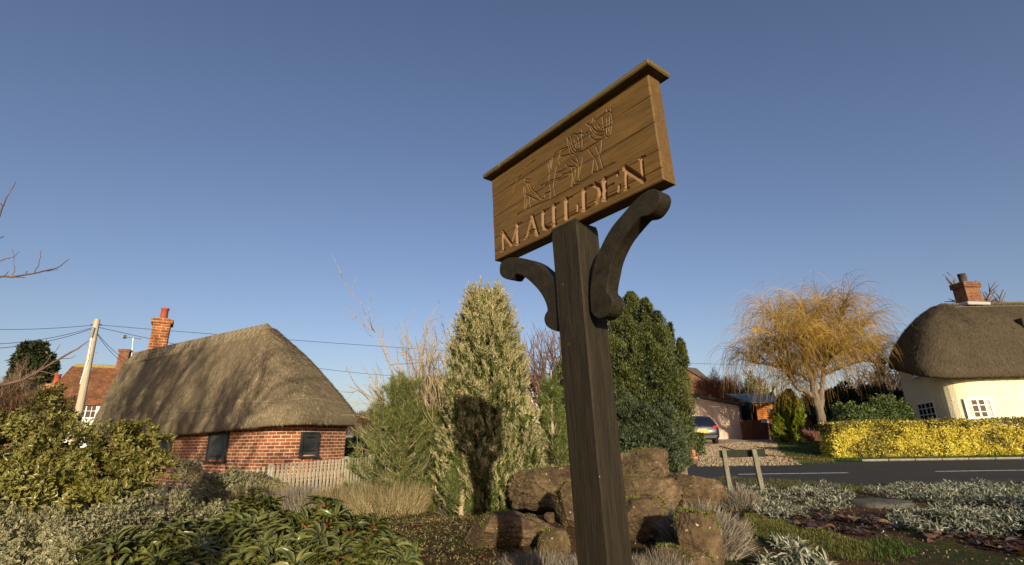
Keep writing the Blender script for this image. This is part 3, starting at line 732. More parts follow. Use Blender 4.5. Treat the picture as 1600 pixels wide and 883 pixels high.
# chimney of the barn (behind the left end of the ridge)
def chimney(parent, base_uv, top_v, Y, wd, dp, rot, mat, off, pots=((0,0,.16,.5),), potmat=None, cap=.06, sink=1.2, name='chimney', courses=2):
    bpt = P(*base_uv, Y); tpt = P(base_uv[0], top_v, Y); h = tpt[2]-bpt[2]
    c = bpt-off; mb = MB()
    mb.box((c[0], c[1], c[2]+(h-sink)/2-.06), (wd, dp, h+sink-.12-cap), rot, bev=.01)
    for k in range(courses): mb.box((c[0], c[1], c[2]+h-.12-cap+.09*k+.02), (wd+cap*(2-k*.0), dp+cap*2, .088), rot, bev=.012)
    ch = mb.build(name, mat, parent)
    zt = c[2]+h-.12-cap+.09*courses-.03
    for (dx, dy, r, ph) in pots:
        mb = MB(); o2 = rz(rot)@np.array([dx, dy, 0])
        prof = [(r*1.0, 0), (r*.95, .05), (r*.86, ph*.85), (r*1.0, ph*.87), (r*1.0, ph), (r*.75, ph), (r*.7, ph*.5)]
        mb.tube([(c[0]+o2[0], c[1]+o2[1], zt+z) for _, z in prof[:5]]+[(c[0]+o2[0], c[1]+o2[1], zt+ph+1e-3), (c[0]+o2[0], c[1]+o2[1], zt+ph*.6)], [r_ for r_, _ in prof[:5]]+[r*.75, r*.7], 16)
        mb.build('chimney_pot', potmat or M['terracotta'], ch, True)
    return ch
chimney(barn, (246, 545), 499, 17.0, .56, .50, R_(-58), M['brick_chim'], B0, ((0,0,.125,.42),))

# ------------------------------------------------------------------ red tiled house far left, with chimney and aerial
def gable_house(name, label, cat, ridgeA, ridgeB, eaveL, depth, zg, wallm, roofm):
    """ridgeA-B: ridge ends; eave on the camera side at height z; walls down to zg"""
    A, B = np.array(ridgeA), np.array(ridgeB); d = unit((B-A)[:2]); nrm = np.array([d[1], -d[0]])
    if np.dot(nrm, A[:2]) > 0: nrm = -nrm           # towards the camera
    c = (A+B)/2; o = thing(name, label, cat, (c[0], c[1], zg)); O = np.array(o.location)
    f = lambda P0, s, z, k=1.0: np.array([P0[0]+nrm[0]*s, P0[1]+nrm[1]*s, z])-O
    hd = depth/2; ze = eaveL; dz = A[2]-ze
    mb = MB()
    for s in (1, -1):
        E0, E1 = f(A, s*(hd+.25), ze-dz*.25/hd), f(B, s*(hd+.25), ze-dz*.25/hd); T0, T1 = A-O, B-O
        for q in (E0, T0): q[:2] -= d*.2
        for q in (E1, T1): q[:2] += d*.2
        up = np.array([0,0,.09]); mb.add([E0, E1, T1, T0, E0+up, E1+up, T1+up, T0+up], [(0,1,2,3),(4,7,6,5),(0,4,5,1),(1,5,6,2),(3,2,6,7),(0,3,7,4)])
    rf = mb.build('roof', roofm, o)
    mb = MB(); a1, b1, a2, b2 = f(A, hd, 0), f(B, hd, 0), f(A, -hd, 0), f(B, -hd, 0)
    g = lambda p, z: (p[0], p[1], z-O[2])
    z0 = zg-.3
    mb.quad(g(a1,z0), g(b1,z0), g(b1,ze), g(a1,ze)); mb.quad(g(b2,z0), g(a2,z0), g(a2,ze), g(b2,ze))
    for p1, p2, T in ((a1, a2, A), (b1, b2, B)):
        mb.add([g(p1,z0), g(p2,z0), g(p2,ze), (T[0]-O[0], T[1]-O[1], T[2]-O[2]-.02), g(p1,ze)], [(0,1,2,3,4)])
    mb.build('wall', wallm, o)
    return o, rf, nrm, d, O
def window(parent, c, t, nout, wd, h, cols, rows, frame_m, bars=.035, proud=.03, curtains=False, sash=True, sill=True):
    """c: centre on the wall (parent space)"""
    t = np.array([t[0], t[1], 0.]); t /= np.linalg.norm(t); nn = np.array([nout[0], nout[1], 0.]); nn /= np.linalg.norm(nn)
    Rm = np.stack([t, nn, (0,0,1.)], 1); q = lambda x, y, z: np.array(c)+t*x+nn*y+np.array([0,0,z]); e = bars*1.5
    mb = MB()
    for s in (1,-1):
        mb.box(q(s*(wd/2-e/2), proud/2, 0), (e, proud+.02, h), Rm); mb.box(q(0, proud/2, s*(h/2-e/2)), (wd-2*e, proud+.018, e), Rm)
    for k in range(1, cols): mb.box(q(-wd/2+wd*k/cols, proud/2-.004, 0), (bars*(1.5 if (sash and k*2 == cols) else .7), proud, h-2*e), Rm)
    for k in range(1, rows): mb.box(q(0, proud/2-.008, -h/2+h*k/rows), (wd-2*e, proud-.004, bars*.7), Rm)
    fr = mb.build('window', frame_m, parent)
    mb = MB(); mb.box(q(0, .004, 0), (wd-e, .01, h-e), Rm); mb.build('pane', M['glass'], fr)
    if curtains:
        for s in (1,-1): mb = MB(); mb.box(q(s*(wd/2-e-.10), .0115, 0), (.2, .004, h-2*e), Rm); mb.build('curtain', M['curtain'], fr)
    if sill:
        mb = MB(); mb.box(q(0, .05, -h/2-.03), (wd+.12, .14, .05), Rm); mb.build('sill', frame_m, fr)
    return fr
rA, rB = P(118, 574, 33), P(205, 570, 34)
zeave = P(90, 628, 31)[2]; rB[2] = rA[2]
rh, rroof, nrm, d_, O_ = gable_house('tiled_house', 'white rendered house with a red clay tile roof behind the telegraph pole', 'house', rA, rB, zeave, 5.4, 1.4, M['white'], M['tiles'])
mb = MB(); mb.tube([rA-O_+np.array([0,0,.09]), rB-O_+np.array([0,0,.09])], .13, 8); mb.build('ridge_tiles', M['moss_tile'], rroof)
wl_ = (rA+rB)/2-O_; L_ = np.linalg.norm((rB-rA)[:2])
for x_ in (-L_/2+1.0, .6):
    pw_ = wl_+np.array([d_[0]*x_, d_[1]*x_, 0])+np.array([nrm[0], nrm[1], 0])*2.7; pw_[2] = zeave-1.4-.55
    window(rh, pw_, d_, nrm, 1.1, .85, 4, 2, M['white'])
chimney(rh, (191, 572), 546, 33.9, .58, .5, .4, M['brick_dark'], O_, (), courses=2, sink=1.5)
a_ = P(208, 560, 34)-O_; t_ = P(208, 528, 34)-O_
mb = MB(); mb.tube([a_-np.array([0,0,.9]), t_], .03, 6); q_ = unit(np.array([1,.25,-.12]))
mb.tube([t_-q_*.55, t_+q_*.5], .022, 5)
for k in (-.5,-.35,-.2,-.05,.1,.25,.4): mb.tube([t_+q_*k-np.array([.05,-.2,0]), t_+q_*k+np.array([.05,-.2,0])], .014, 4)
mb.box(t_-q_*.55, (.12,.3,.22)); mb.build('aerial', M['metal'], rh)
# the stone chimney left of it belongs to a cottage hidden by the shrubs
mA, mB_ = P(40, 622, 38), P(86, 618, 38); mB_[2] = mA[2]
h2, r2, *_r, O2 = gable_house('chimney_cottage', 'cottage almost hidden by the hedge, with a buff chimney and red pot', 'house', mA, mB_, mA[2]-1.6, 4.0, 1.4, M['brick_dark'], M['tiles'])
chimney(h2, (77, 640), 600, 37.5, .75, .7, .3, M['brick_chim'], O2, ((0,0,.22,.75),), sink=.4)
# ------------------------------------------------------------------ telegraph pole and its wires
pb, ptp = P(127, 640, 26), P(152, 499, 26)
pb[2] = G(pb[0], pb[1]); lean_ = (ptp-np.array([pb[0], pb[1], ptp[2]]))
pole = thing('telegraph_pole', 'pale wooden telegraph pole with climbing steps left of the barn roof', 'telegraph pole', pb); Hp = ptp[2]-pb[2]; lx_ = (ptp-pb)*np.array([1,1,0])
at_ = lambda z: np.array([lx_[0]*z/Hp, lx_[1]*z/Hp, z])
mb = MB(); mb.tube([at_(z) for z in np.linspace(-.2, Hp, 12)], list(np.linspace(.19, .135, 12)), 14); mb.build('shaft', M['pole'], pole, True)
for k, z in enumerate(np.arange(Hp-3.9, Hp-.5, .42)):
    s = 1 if k % 2 else -1; mb = MB(); mb.tube([at_(z)+np.array([s*.12,0,0]), at_(z)+np.array([s*.34,0,.02])], .014, 5); mb.build('climbing_step', M['metal'], pole)
mb = MB(); mb.box(at_(Hp-.75)+np.array([.02,-.17,0]), (.15,.12,.55), bev=.02); mb.tube([at_(Hp-1.0)+np.array([.02,-.17,0]), at_(Hp-2.2)+np.array([.06,-.16,0]), at_(Hp-3.4)+np.array([-.08,-.17,0])], .028, 6); mb.build('junction_box', M['metal'], pole)
mb = MB(); mb.tube([at_(Hp-.3)+np.array([-.28,0,0]), at_(Hp-.3)+np.array([.28,0,0])], .03, 6); mb.build('bracket_bar', M['iron'], pole)
def wire(a, b, sag, label):
    a, b = np.array(a, float), np.array(b, float); o = thing('overhead_wire', label, 'wire', a, 0, 'wires from the telegraph pole')
    pts = [(b-a)*t+np.array([0,0,-4*sag*t*(1-t)]) for t in np.linspace(0, 1, 24)]
    mb = MB(); mb.tube(pts, .014, 5, False); ob = mb.build('cable', M['iron'], o, True)
tp = ptp-np.array([0,0,.3])
wire(tp, P(1500, 568, 70), 1.1, 'upper long wire from the pole top, passing behind barn chimney to far right')
wire(tp-np.array([0,0,.1]), P(760, 590, 48), .9, 'thin wire falling from the pole behind the barn roof towards the silver conifer')
wire(tp, P(-120, 508, 27), .25, 'topmost of the three wires running from the pole to the left edge')
wire(tp-np.array([0,0,.1]), P(-120, 531, 22), .5, 'middle of the three wires running from the pole to the left edge')
wire(tp-np.array([0,0,.15]), P(-120, 541, 20), .5, 'lowest of the three wires running from the pole to the left edge')
wire(tp-np.array([0,0,.3]), P(186, 562, 33.7), .1, 'left one of two drop wires from the pole down to the brick chimney')
wire(tp-np.array([0,0,.28]), P(190, 558, 33.7), .1, 'right one of two drop wires from the pole down to the brick chimney')

# ------------------------------------------------------------------ cream thatched cottage on the right
zc = .45
E1, E2 = P(1450, 590, 20.9), P(1620, 579, 20.9); E2[2] = E1[2]+.12
E0 = P(1382, 574, 25.2)
E3 = np.array([E2[0]+7, E2[1]+.1, E2[2]]); E4 = np.array([E3[0], 26.6, E2[2]])
RA2 = P(1470, 474, 23.7); RB2 = np.array([RA2[0]+9.5, RA2[1]+.2, RA2[2]+.1])
cot = thing('thatched_cottage', 'cream rendered cottage with white casement windows under a dark thatched roof', 'cottage', ((E0+E3)[0]/2, 23.7, zc)); CO = np.array(cot.location)
lc = lambda p: np.asarray(p)-CO
ev = rounded([E0, E1, E3, E4], [.9, 1.5, .5, .5], 12)
croof, CRr, cout = thatch_roof('roof', lc(ev), (lc(RA2), lc(RB2)), M['thatch_dark'], cot, .42, .34, 34, 5)
straws(CRr, cout, 26000, M['straw_dark'], croof, (.10, .26), face=lambda p: (p[:,0] < 3))
we = [np.array([P(1440, 620, 24.6)[0], 24.6]), np.array([P(1470, 620, 21.5)[0], 21.45]), np.array([E3[0]-.5, 21.5]), np.array([E3[0]-.5, 26.1]), np.array([P(1440, 620, 24.6)[0]+.3, 26.1])]
wo = rounded([np.array([*p, 0]) for p in we], [.1, 2.1, .05, .05, .05], 12); 
wall_loop('wall', wo-np.array([CO[0], CO[1], 0]), -.3, [E1[2]-CO[2]+.5+max(0, min(1, (p[1]-21.6)/1.6))*(E0[2]-E1[2]) for p in wo], M['render'], cot)
def on_cot(u, v):
    d = CR @ np.array([(u-CX)/FPX, 1, (CY-v)/FPX]); best = None
    for i in range(len(wo)):
        a, b = wo[i][:2], wo[(i+1) % len(wo)][:2]; e = b-a; den = d[0]*e[1]-d[1]*e[0]
        if abs(den) < 1e-9: continue
        t = (a[0]*e[1]-a[1]*e[0])/den; s = (t*d[1]-a[1])/e[1] if abs(e[1]) > abs(e[0]) else (t*d[0]-a[0])/e[0]
        if t > 0 and -1e-6 <= s <= 1+1e-6 and (best is None or t < best[0]): best = (t, e/np.linalg.norm(e), EYE+t*d[2])
    return np.array([best[0]*d[0], best[0]*d[1], best[2]]), best[1]
def cot_window(u0, u1, v0, v1, cols, rows, cur):
    c, _ = on_cot((u0+u1)/2, (v0+v1)/2); a, _ = on_cot(u0, (v0+v1)/2); b, _ = on_cot(u1, (v0+v1)/2); t = (b-a)[:2]; wd = np.linalg.norm(t)
    zt, zb = on_cot((u0+u1)/2, v0)[0][2], on_cot((u0+u1)/2, v1)[0][2]; nn = np.array([t[1], -t[0]])
    if np.dot(nn, c[:2]) > 0: nn = -nn
    mid = (a+b)/2; mid[2] = (zt+zb)/2; nrm3 = np.array([nn[0], nn[1], 0])/np.linalg.norm(nn)
    sagm = max(0, np.dot((c-mid), nrm3))
    return window(cot, lc(mid+nrm3*(sagm-.0)), t, nn, wd, zt-zb, cols, rows, M['white'], .045, .03, cur)
cot_window(1436, 1463, 628, 658, 4, 3, False)
cot_window(1507, 1550, 622.5, 654, 4, 3, True)
cot_window(1424, 1440, 568, 590, 2, 2, False)
chimney(cot, (1516, 474), 445, 23.9, .86, .62, R_(8), M['brick_dark'], CO, ((-.02,0,.17,.5),), M['pot_dark'], sink=.8, courses=3)
q_ = lc(P(1518, 476, 23.55)); mb = MB(); mb.box(q_+np.array([0,.1,-.02]), (1.25, .95, .16), R_(8), bev=.03); mb.build('flashing', M['lead'], croof)
# crossed spars along the cottage ridge
m2 = CRr.shape[1]; pt2 = ((ev-RA2)[:,:2]@(RB2-RA2)[:2])/((RB2-RA2)[:2]@(RB2-RA2)[:2])
f2k = np.array([k for k in range(m2) if ev[k][1] < 22 and 0 <= pt2[k] <= .8]); o2_ = np.argsort(pt2[f2k]); f2k = f2k[o2_]; f2t = pt2[f2k]
def surf2(t, r):
    c = float(np.interp(t, f2t, f2k)); c0 = int(c); c1 = min(c0+1, m2-1); f = c-c0; r0 = int(r); g = r-r0
    return (CRr[r0,c0]*(1-f)+CRr[r0,c1]*f)*(1-g)+(CRr[r0+1,c0]*(1-f)+CRr[r0+1,c1]*f)*g+(cout[c0]*.6+np.array([0,0,.6]))*.03
mb = MB(); ts = np.linspace(f2t[0]+.001, .5, 16); tr, lr_ = CRr.shape[0]-2.0, CRr.shape[0]-5.5
for rr in (tr, lr_): mb.tube([surf2(t, rr) for t in ts], .016, 4)
for a, b in zip(ts[:-1], ts[1:]): mb.tube([surf2(a, lr_), surf2(b, tr)], .013, 4); mb.tube([surf2(b, lr_), surf2(a, tr)], .013, 4)
mb.build('ridge_spars', M['spar_dark'], croof)
# dormer window at the picture's right edge
q_ = P(1606, 509, 21.9)-CO; mb = MB(); mb.box(q_+np.array([.5,.6,0]), (1.3,1.2,.75), bev=.03); dm = mb.build('dormer', M['thatch_dark'], croof)
window(dm, q_+np.array([.5,-.01,0]), (1,0), (0,-1), 1.2, .62, 4, 2, M['white'], .05, .03)

# ------------------------------------------------------------------ garage, shed, fence panels beyond the drive
gY = 33.0
gl, gr = P(1040, 688, gY), P(1164, 688, gY); zg = G(7, gY)
ztL, ztR = P(1083, 619, gY)[2], P(1164, 634, gY)[2]; dxg = P(1164, 634, gY)[0]-P(1083, 619, gY)[0]; slope_ = (ztR-ztL)/dxg
gx0, gx1 = P(1060, 688, gY)[0]-1.2, P(1164, 688, gY)[0]
gar = thing('weatherboard_garage', 'pale weatherboarded garage with a dark sloping roof edge behind the dark blue car', 'garage', ((gx0+gx1)/2, gY, zg)); GO = np.array(gar.location)
zr = lambda x: ztR+slope_*(x-gx1)-zg
lc3 = lambda x, y, z: (x-GO[0], y, z)
mb = MB()
rows = int((zr(gx0)+.1)/.16)+1
for k in range(rows):
    z0, z1 = k*.16, (k+1)*.16
    xe = gx1 if z1 < zr(gx1) else gx1-((z1-zr(gx1))/abs(slope_))
    if xe-gx0 < .3: continue
    mb.add([lc3(gx0,-.035,z0), lc3(xe,-.035,z0), lc3(xe,-.005,z1+.01), lc3(gx0,-.005,z1+.01), lc3(gx0,.03,z0), lc3(xe,.03,z0), lc3(xe,.03,z1), lc3(gx0,.03,z1)], [(0,1,2,3),(0,4,5,1),(1,5,6,2)])
mb.add([lc3(gx0,.035,0), lc3(gx1,.035,0), lc3(gx1,.035,zr(gx1)), lc3(gx0,.035,zr(gx0))], [(0,1,2,3)])
mb.add([lc3(gx1,.03,0), lc3(gx1,5,0), lc3(gx1,5,zr(gx1)), lc3(gx1,.03,zr(gx1))], [(0,1,2,3)])
mb.build('wall', M['pale_board'], gar)
mb = MB(); a, b = np.array(lc3(gx0-.3, 0, zr(gx0-.3)+.02)), np.array(lc3(gx1+.15, 0, zr(gx1+.15)+.02))
mb.add([a+np.array([0,-.3,0]), b+np.array([0,-.3,0]), b+np.array([0,5.2,0]), a+np.array([0,5.2,0]), a+np.array([0,-.3,.16]), b+np.array([0,-.3,.16]), b+np.array([0,5.2,.16]), a+np.array([0,5.2,.16])], [(0,3,2,1),(4,5,6,7),(0,1,5,4),(1,2,6,5),(2,3,7,6),(3,0,4,7)])
mb.build('roof', M['shutter_dark'], gar)
dx0, dx1 = P(1050, 660, gY)[0], P(1112, 660, gY)[0]; mb = MB(); nb_ = int((dx1-dx0)/.14)
for k in range(nb_): mb.box(lc3(dx0+.14*(k+.5), -.055, 1.0), (.13, .03, 2.0))
mb.build('garage_door', M['pale_board'], gar)
sx0, sx1 = P(1113, 660, gY)[0]+.05, P(1127, 660, gY)[0]; mb = MB(); mb.box(lc3((sx0+sx1)/2, -.06, .98), (sx1-sx0, .04, 1.96))
dr = mb.build('side_door', M['pale_board'], gar); mb = MB(); mb.box(lc3((sx0+sx1)/2, -.06, 2.0), (sx1-sx0+.1, .06, .07)); mb.build('door_head', M['white'], dr)
mb = MB(); mb.box(lc3(gx1-.05, -.06, zr(gx1)/2), (.12, .05, zr(gx1)-.04)); mb.build('corner_post', M['shutter_dark'], gar)
mb = MB(); q_ = P(1089, 622, gY)-GO; mb.tube([q_+np.array([0,-.05,0]), q_+np.array([0,-.3,-.05])], .07, 8); mb.build('lamp', M['white'], gar)
# fence of upright boards
def board_fence(x0, x1, y, ztop, name, label, mat, n=None, slope=0, lean=.0):
    zb = G((x0+x1)/2, y); o = thing(name, label, 'fence', ((x0+x1)/2, y, zb)); O = np.array(o.location); mb = MB(); k = int((x1-x0)/.12)
    for i in range(k):
        x = x0+(i+.5)*(x1-x0)/k; h = ztop-zb+slope*(x-x0)+random.uniform(-.03,.03)
        mb.box((x-O[0], random.uniform(-.012,.012), h/2-.05), ((x1-x0)/k*.86, .022, h+.1), random.uniform(-.05,.05))
    mb.build('boards', mat, o); mb = MB()
    for z in (.3, (ztop-zb)*.75): mb.box((0, .05, z), (x1-x0, .05, .09))
    mb.build('rails', mat, o)
    for x in np.linspace(x0, x1, max(2, int((x1-x0)/1.8)+1)):
        mb = MB(); mb.box((x-O[0], .09, (ztop-zb)/2), (.1, .1, ztop-zb+.06), bev=.01); mb.build('post', mat, o)
    return o
fy = 31.5
board_fence(P(1160,670,fy)[0], P(1219,670,fy)[0], fy, P(1190,655.5,fy)[2], 'board_fence', 'brown upright board fence with a white notice below the orange shed', M['brown_fence'])
board_fence(P(1240,670,29.5)[0], P(1300,670,29.5)[0], 29.5, P(1260,648,29.5)[2], 'board_fence', 'dark red brown fence between the yellow green conifer and the willow trunk', M['brown_fence'])
nx_ = P(1194.5, 657.5, fy-.05); nt_ = thing('notice', 'small white notice fixed at the top of the brown board fence', 'notice', nx_, R_(3)); mb = MB(); mb.box((0,-.03,0), (.42,.015,.22), bev=.004); mb.build('panel', M['white'], nt_)
mb = MB()
for k in range(3): mb.box((random.uniform(-.03,.03), -.0395, .055-.05*k), (.28-.05*k, .002, .018))
mb.build('print', M['metal'], nt_)
# shed: felt roof over a dark open side, orange front with a round bird plaque
sY = 33.2; s0, s1 = P(1184, 640, sY), P(1216, 640, sY); zs0 = G(s0[0], sY)
shed = thing('timber_shed', 'orange varnished timber shed with grey felt roof and a round plaque behind the fence', 'shed', ((s0[0]+s1[0])/2, sY, zs0)); SHO = np.array(shed.location)
wsh = s1[0]-s0[0]+.25; zt_ = P(1198, 633, sY)[2]-zs0; zb_ = P(1198, 656, sY)[2]-zs0
mb = MB(); nb_ = 7
for k in range(nb_):
    z = zb_+(zt_-zb_)*(k+.5)/nb_; mb.box((.1, -.01*(k % 2), z), (wsh-.1, .03, (zt_-zb_)/nb_-.012))
mb.build('front_panel', M['orange_wood'], shed)
mb = MB()
for x in (-wsh/2+.06, wsh/2+.0): mb.box((x, -.05, (zt_+0)/2), (.12, .05, zt_), bev=.008)
mb.box((.0, -.06, zt_+.04), (wsh+.3, .05, .12), bev=.008); mb.build('trim', M['orange_wood'], shed)
mb = MB(); mb.box((-.02, 1.2, zt_/2), (wsh, 2.2, zt_-.04)); mb.build('wall', M['brown_fence'], shed)
xl = P(1156, 628, sY)[0]-SHO[0]; zrt = P(1185, 622.5, sY+1.6)[2]-zs0
mb = MB(); A0 = [(xl+.6,-.35,zt_+.10),(wsh/2+.25,-.35,zt_+.10),(wsh/2+.25,2.0,zrt+.3),(xl+.0,2.0,zrt+.3)]; mb.prism(A0, (0,0,.06)); mb.build('roof', M['slate'], shed)
mb = MB(); mb.box(((xl+.4-wsh/2)/2, 1.6, zt_/2), (abs(xl+.4+wsh/2), .08, zt_)); mb.box((xl+.45, .6, zt_/2), (.08, 2, zt_)); mb.build('back_wall', M['dark_board'], shed)
mb = MB(); c_ = np.array([.12, -.075, (zt_+zb_)/2+.08])
for k in range(9):
    a = 2*math.pi*k/9; 
    if k in (0, 1): continue
    mb.tube([c_+np.array([math.cos(a)*.17, 0, math.sin(a)*.15]), c_+np.array([math.cos(a+.7)*.17, 0, math.sin(a+.7)*.15])], .028, 6)
mb.tube([c_+np.array([-.15,0,-.02]), c_+np.array([.0,-.01,.06]), c_+np.array([.17,0,.02])], [.02,.06,.015], 6); mb.tube([c_+np.array([-.2,0,.05]), c_+np.array([-.3,0,.1])], .015, 5); mb.build('plaque', M['metal'], shed)
# brick pier and its ivy
pY = 20.2; p0, p1 = P(1052, 728, pY), P(1090, 728, pY); zt_ = P(1075, 686, pY)[2]; zb_ = G(p0[0], pY)
pier = thing('brick_wall', 'low red brick wall ending beside the gravel drive, stepped at its end', 'wall', ((p0[0]+p1[0])/2, pY, zb_)); mb = MB(); hw = (p1[0]-p0[0])/2
hgt = zt_-zb_; mb.prism([(-hw-2.2,-.12,-.2),(hw,-.12,-.2),(hw,-.12,.06),(hw-.02,-.12,hgt*.9),(hw-.3,-.12,hgt),(-hw-2.2,-.12,hgt)], (0,.24,0)); mb.build('brickwork', M['brick_wall'], pier)
# two-post name board seen from behind
s0, s1 = P(1138, 747, 11.6), P(1190, 753, 11.3)
nb = thing('name_board', 'low two post road name board seen from behind at the verge', 'sign', ((s0+s1)/2*np.array([1,1,0]))); NO = np.array(nb.location)
for b0, b1, yy in (((1138,747),(1131,703.5),11.6), ((1189,754),(1178,702),11.3)):
    a, b = P(*b0, yy), P(*b1, yy); b[1] = a[1]+.02; a[2] -= .35; a[0] -= (b[0]-a[0])*.35/(b[2]-a[2]); mb = MB(); mb.bar(a-NO, b-NO, .095, .075, (0,1,0), bev=.008); mb.build('post', M['rail_wood'], nb)
a, b = P(1124, 709.5, 11.68), P(1195.5, 707.5, 11.38); mb = MB(); mb.bar(a-NO, b-NO, .035, .155, (0,0,1), bev=.006); mb.build('board', M['dark_board'], nb)
# picket fence before the barn
pts = [P(150, 800, 8.6), P(250, 790, 8.9), P(330, 780, 9.4), P(420, 768, 10.0), P(541, 757, 11.6), P(580, 752, 12.4)]
tops = [P(150,775,8.6)[2], P(250,757,8.9)[2], P(330,744,9.4)[2], P(420,727,10.0)[2], P(541,716,11.6)[2], P(580,713,12.4)[2]]
pf = thing('picket_fence', 'low silvery picket fence along the front of the brick barn', 'fence', (pts[2][0], pts[2][1], 0)); FO = np.array(pf.location)
mb, mr = MB(), MB(); seglen = [np.linalg.norm((b-a)[:2]) for a, b in zip(pts[:-1], pts[1:])]; 
for (a, b, ta, tb_, L) in zip(pts[:-1], pts[1:], tops[:-1], tops[1:], seglen):
    k = max(1, int(L/.088)); ang = math.atan2((b-a)[1], (b-a)[0])
    for i in range(k):
        t = (i+.5)/k; p = a+(b-a)*t; zt = ta+(tb_-ta)*t+random.uniform(-.012,.012); z0 = 0
        c = np.array([p[0], p[1], (zt+z0)/2])-FO; mb.box(c, (.052, .016, zt-z0), rz(ang+random.uniform(-.04,.04))@ry(random.uniform(-.02,.02)), bev=.004)
    for h in (.16, .62):
        A_ = np.array([a[0], a[1], ta*h+.04])-FO; B_ = np.array([b[0], b[1], tb_*h+.04])-FO; off = np.array([-math.sin(ang), math.cos(ang), 0])*.03; mr.bar(A_+off, B_+off, .03, .06)
    pm = MB(); pm.box(np.array([b[0], b[1], (tb_+.05)/2-.05])-FO+np.array([-math.sin(ang), math.cos(ang), 0])*.05, (.08, .08, tb_+.12), ang, bev=.008); pm.build('post', M['picket'], pf)
mb.build('pickets', M['picket'], pf); mr.build('rails', M['picket'], pf)
# ------------------------------------------------------------------ leaf materials
L_ = {}
L_['fir_tip'] = mat_leaf('pale_fir_tips', [(0, (.13,.13,.05)), (.5, (.29,.265,.13)), (1, (.46,.41,.23))], .7, .04, .1)
L_['fir_in'] = mat_leaf('fir_inner_green', [(0, (.022,.034,.008)), (.6, (.065,.085,.018)), (1, (.13,.145,.035))], .6, .04)
L_['pine'] = mat_leaf('pine_needles', [(0, (.045,.070,.015)), (.6, (.125,.155,.038)), (1, (.25,.26,.085))], .5, .15)
L_['pine2'] = mat_leaf('bright_pine_needles', [(0, (.04,.07,.014)), (.6, (.11,.15,.03)), (1, (.20,.23,.06))], .5, .15)
L_['yew'] = mat_leaf('yew_sprays', [(0, (.018,.030,.008)), (.5, (.055,.074,.016)), (.85, (.125,.135,.032)), (1, (.20,.195,.055))], .5, .1)
L_['juniper'] = mat_leaf('blue_juniper', [(0, (.022,.036,.018)), (.6, (.065,.09,.045)), (1, (.14,.165,.09))], .6, .1)
L_['golden_con'] = mat_leaf('golden_conifer_sprays', [(0, (.06,.10,.008)), (.5, (.16,.20,.012)), (1, (.30,.31,.025))], .5, .2)
L_['gold'] = mat_leaf('golden_privet', [(0, (.24,.23,.022)), (.35, (.50,.42,.04)), (.8, (.72,.60,.09)), (1, (.82,.72,.22))], .4, .25)
L_['gold_dull'] = mat_leaf('dull_privet', [(0, (.05,.06,.014)), (.6, (.14,.12,.03)), (1, (.25,.19,.05))], .5, .2)
L_['holly'] = mat_leaf('variegated_leaves', [(0, (.007,.013,.003)), (.5, (.022,.034,.007)), (1, (.07,.08,.016))], .38, .12, .4, (.30,.27,.06))
L_['euon'] = mat_leaf('white_edged_leaves', [(0, (.012,.017,.006)), (.6, (.04,.048,.018)), (1, (.10,.105,.05))], .4, .12, .4, (.40,.37,.20))
L_['vib'] = mat_leaf('leathery_leaves', [(0, (.010,.022,.004)), (.5, (.028,.050,.010)), (.8, (.07,.092,.019)), (1, (.22,.20,.055))], .30, .12, .5, (.16,.165,.05))  # margin colour paints the sunlit rims of these leaves
L_['red_stem'] = mat_leaf('red_stems', [(0, (.16,.018,.012)), (1, (.34,.05,.03))], .5, 0)
L_['heather'] = mat_leaf('dry_heather', [(0, (.12,.095,.048)), (.5, (.29,.24,.125)), (1, (.48,.40,.22))], .8, .15, .1)
L_['heather_grey'] = mat_leaf('grey_heather', [(0, (.12,.10,.075)), (.5, (.24,.205,.155)), (1, (.38,.335,.27))], .8, .1, .1)
L_['grassy'] = mat_leaf('green_stems', [(0, (.04,.055,.012)), (.5, (.10,.115,.028)), (1, (.22,.19,.07))], .7, .2, .1)
L_['cover'] = mat_leaf('tiny_ground_leaves', [(0, (.03,.036,.012)), (.5, (.09,.095,.028)), (.8, (.19,.15,.06)), (1, (.32,.21,.11))], .5, .1)
L_['berry'] = mat_leaf('red_leaflets', [(0, (.30,.03,.015)), (1, (.5,.10,.04))], .5, .1)
L_['lav'] = mat_leaf('silver_stems', [(0, (.08,.062,.045)), (.5, (.20,.17,.13)), (1, (.40,.36,.29))], .8, .1, .1)
L_['lamb'] = mat_leaf('felted_leaves', [(0, (.06,.07,.042)), (.5, (.20,.215,.155)), (1, (.43,.43,.34))], .85, .15, .1)
L_['berg'] = mat_leaf('bronzed_leaves', [(0, (.03,.013,.009)), (.5, (.09,.042,.026)), (.85, (.20,.11,.06)), (1, (.20,.17,.08))], .3, .1, .5)
L_['grass'] = mat_leaf('short_grass', [(0, (.022,.045,.008)), (.6, (.055,.095,.016)), (1, (.12,.16,.035))], .6, .25, .15)
L_['shrub'] = mat_leaf('shrub_leaves', [(0, (.022,.045,.012)), (.6, (.065,.105,.025)), (1, (.15,.18,.05))], .4, .15)
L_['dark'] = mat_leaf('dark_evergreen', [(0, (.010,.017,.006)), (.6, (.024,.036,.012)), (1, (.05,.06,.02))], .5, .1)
L_['brown'] = mat_leaf('brown_leaf_scrub', [(0, (.06,.035,.022)), (.5, (.12,.075,.045)), (1, (.20,.14,.08))], .8, .1, .1)
L_['russet'] = mat_leaf('russet_twigs', [(0, (.08,.03,.018)), (.6, (.17,.075,.045)), (1, (.27,.14,.085))], .8, .1, .1)
L_['pale_shrub'] = mat_leaf('pale_green_shrub', [(0, (.10,.10,.045)), (.5, (.22,.215,.11)), (1, (.38,.37,.22))], .6, .15)
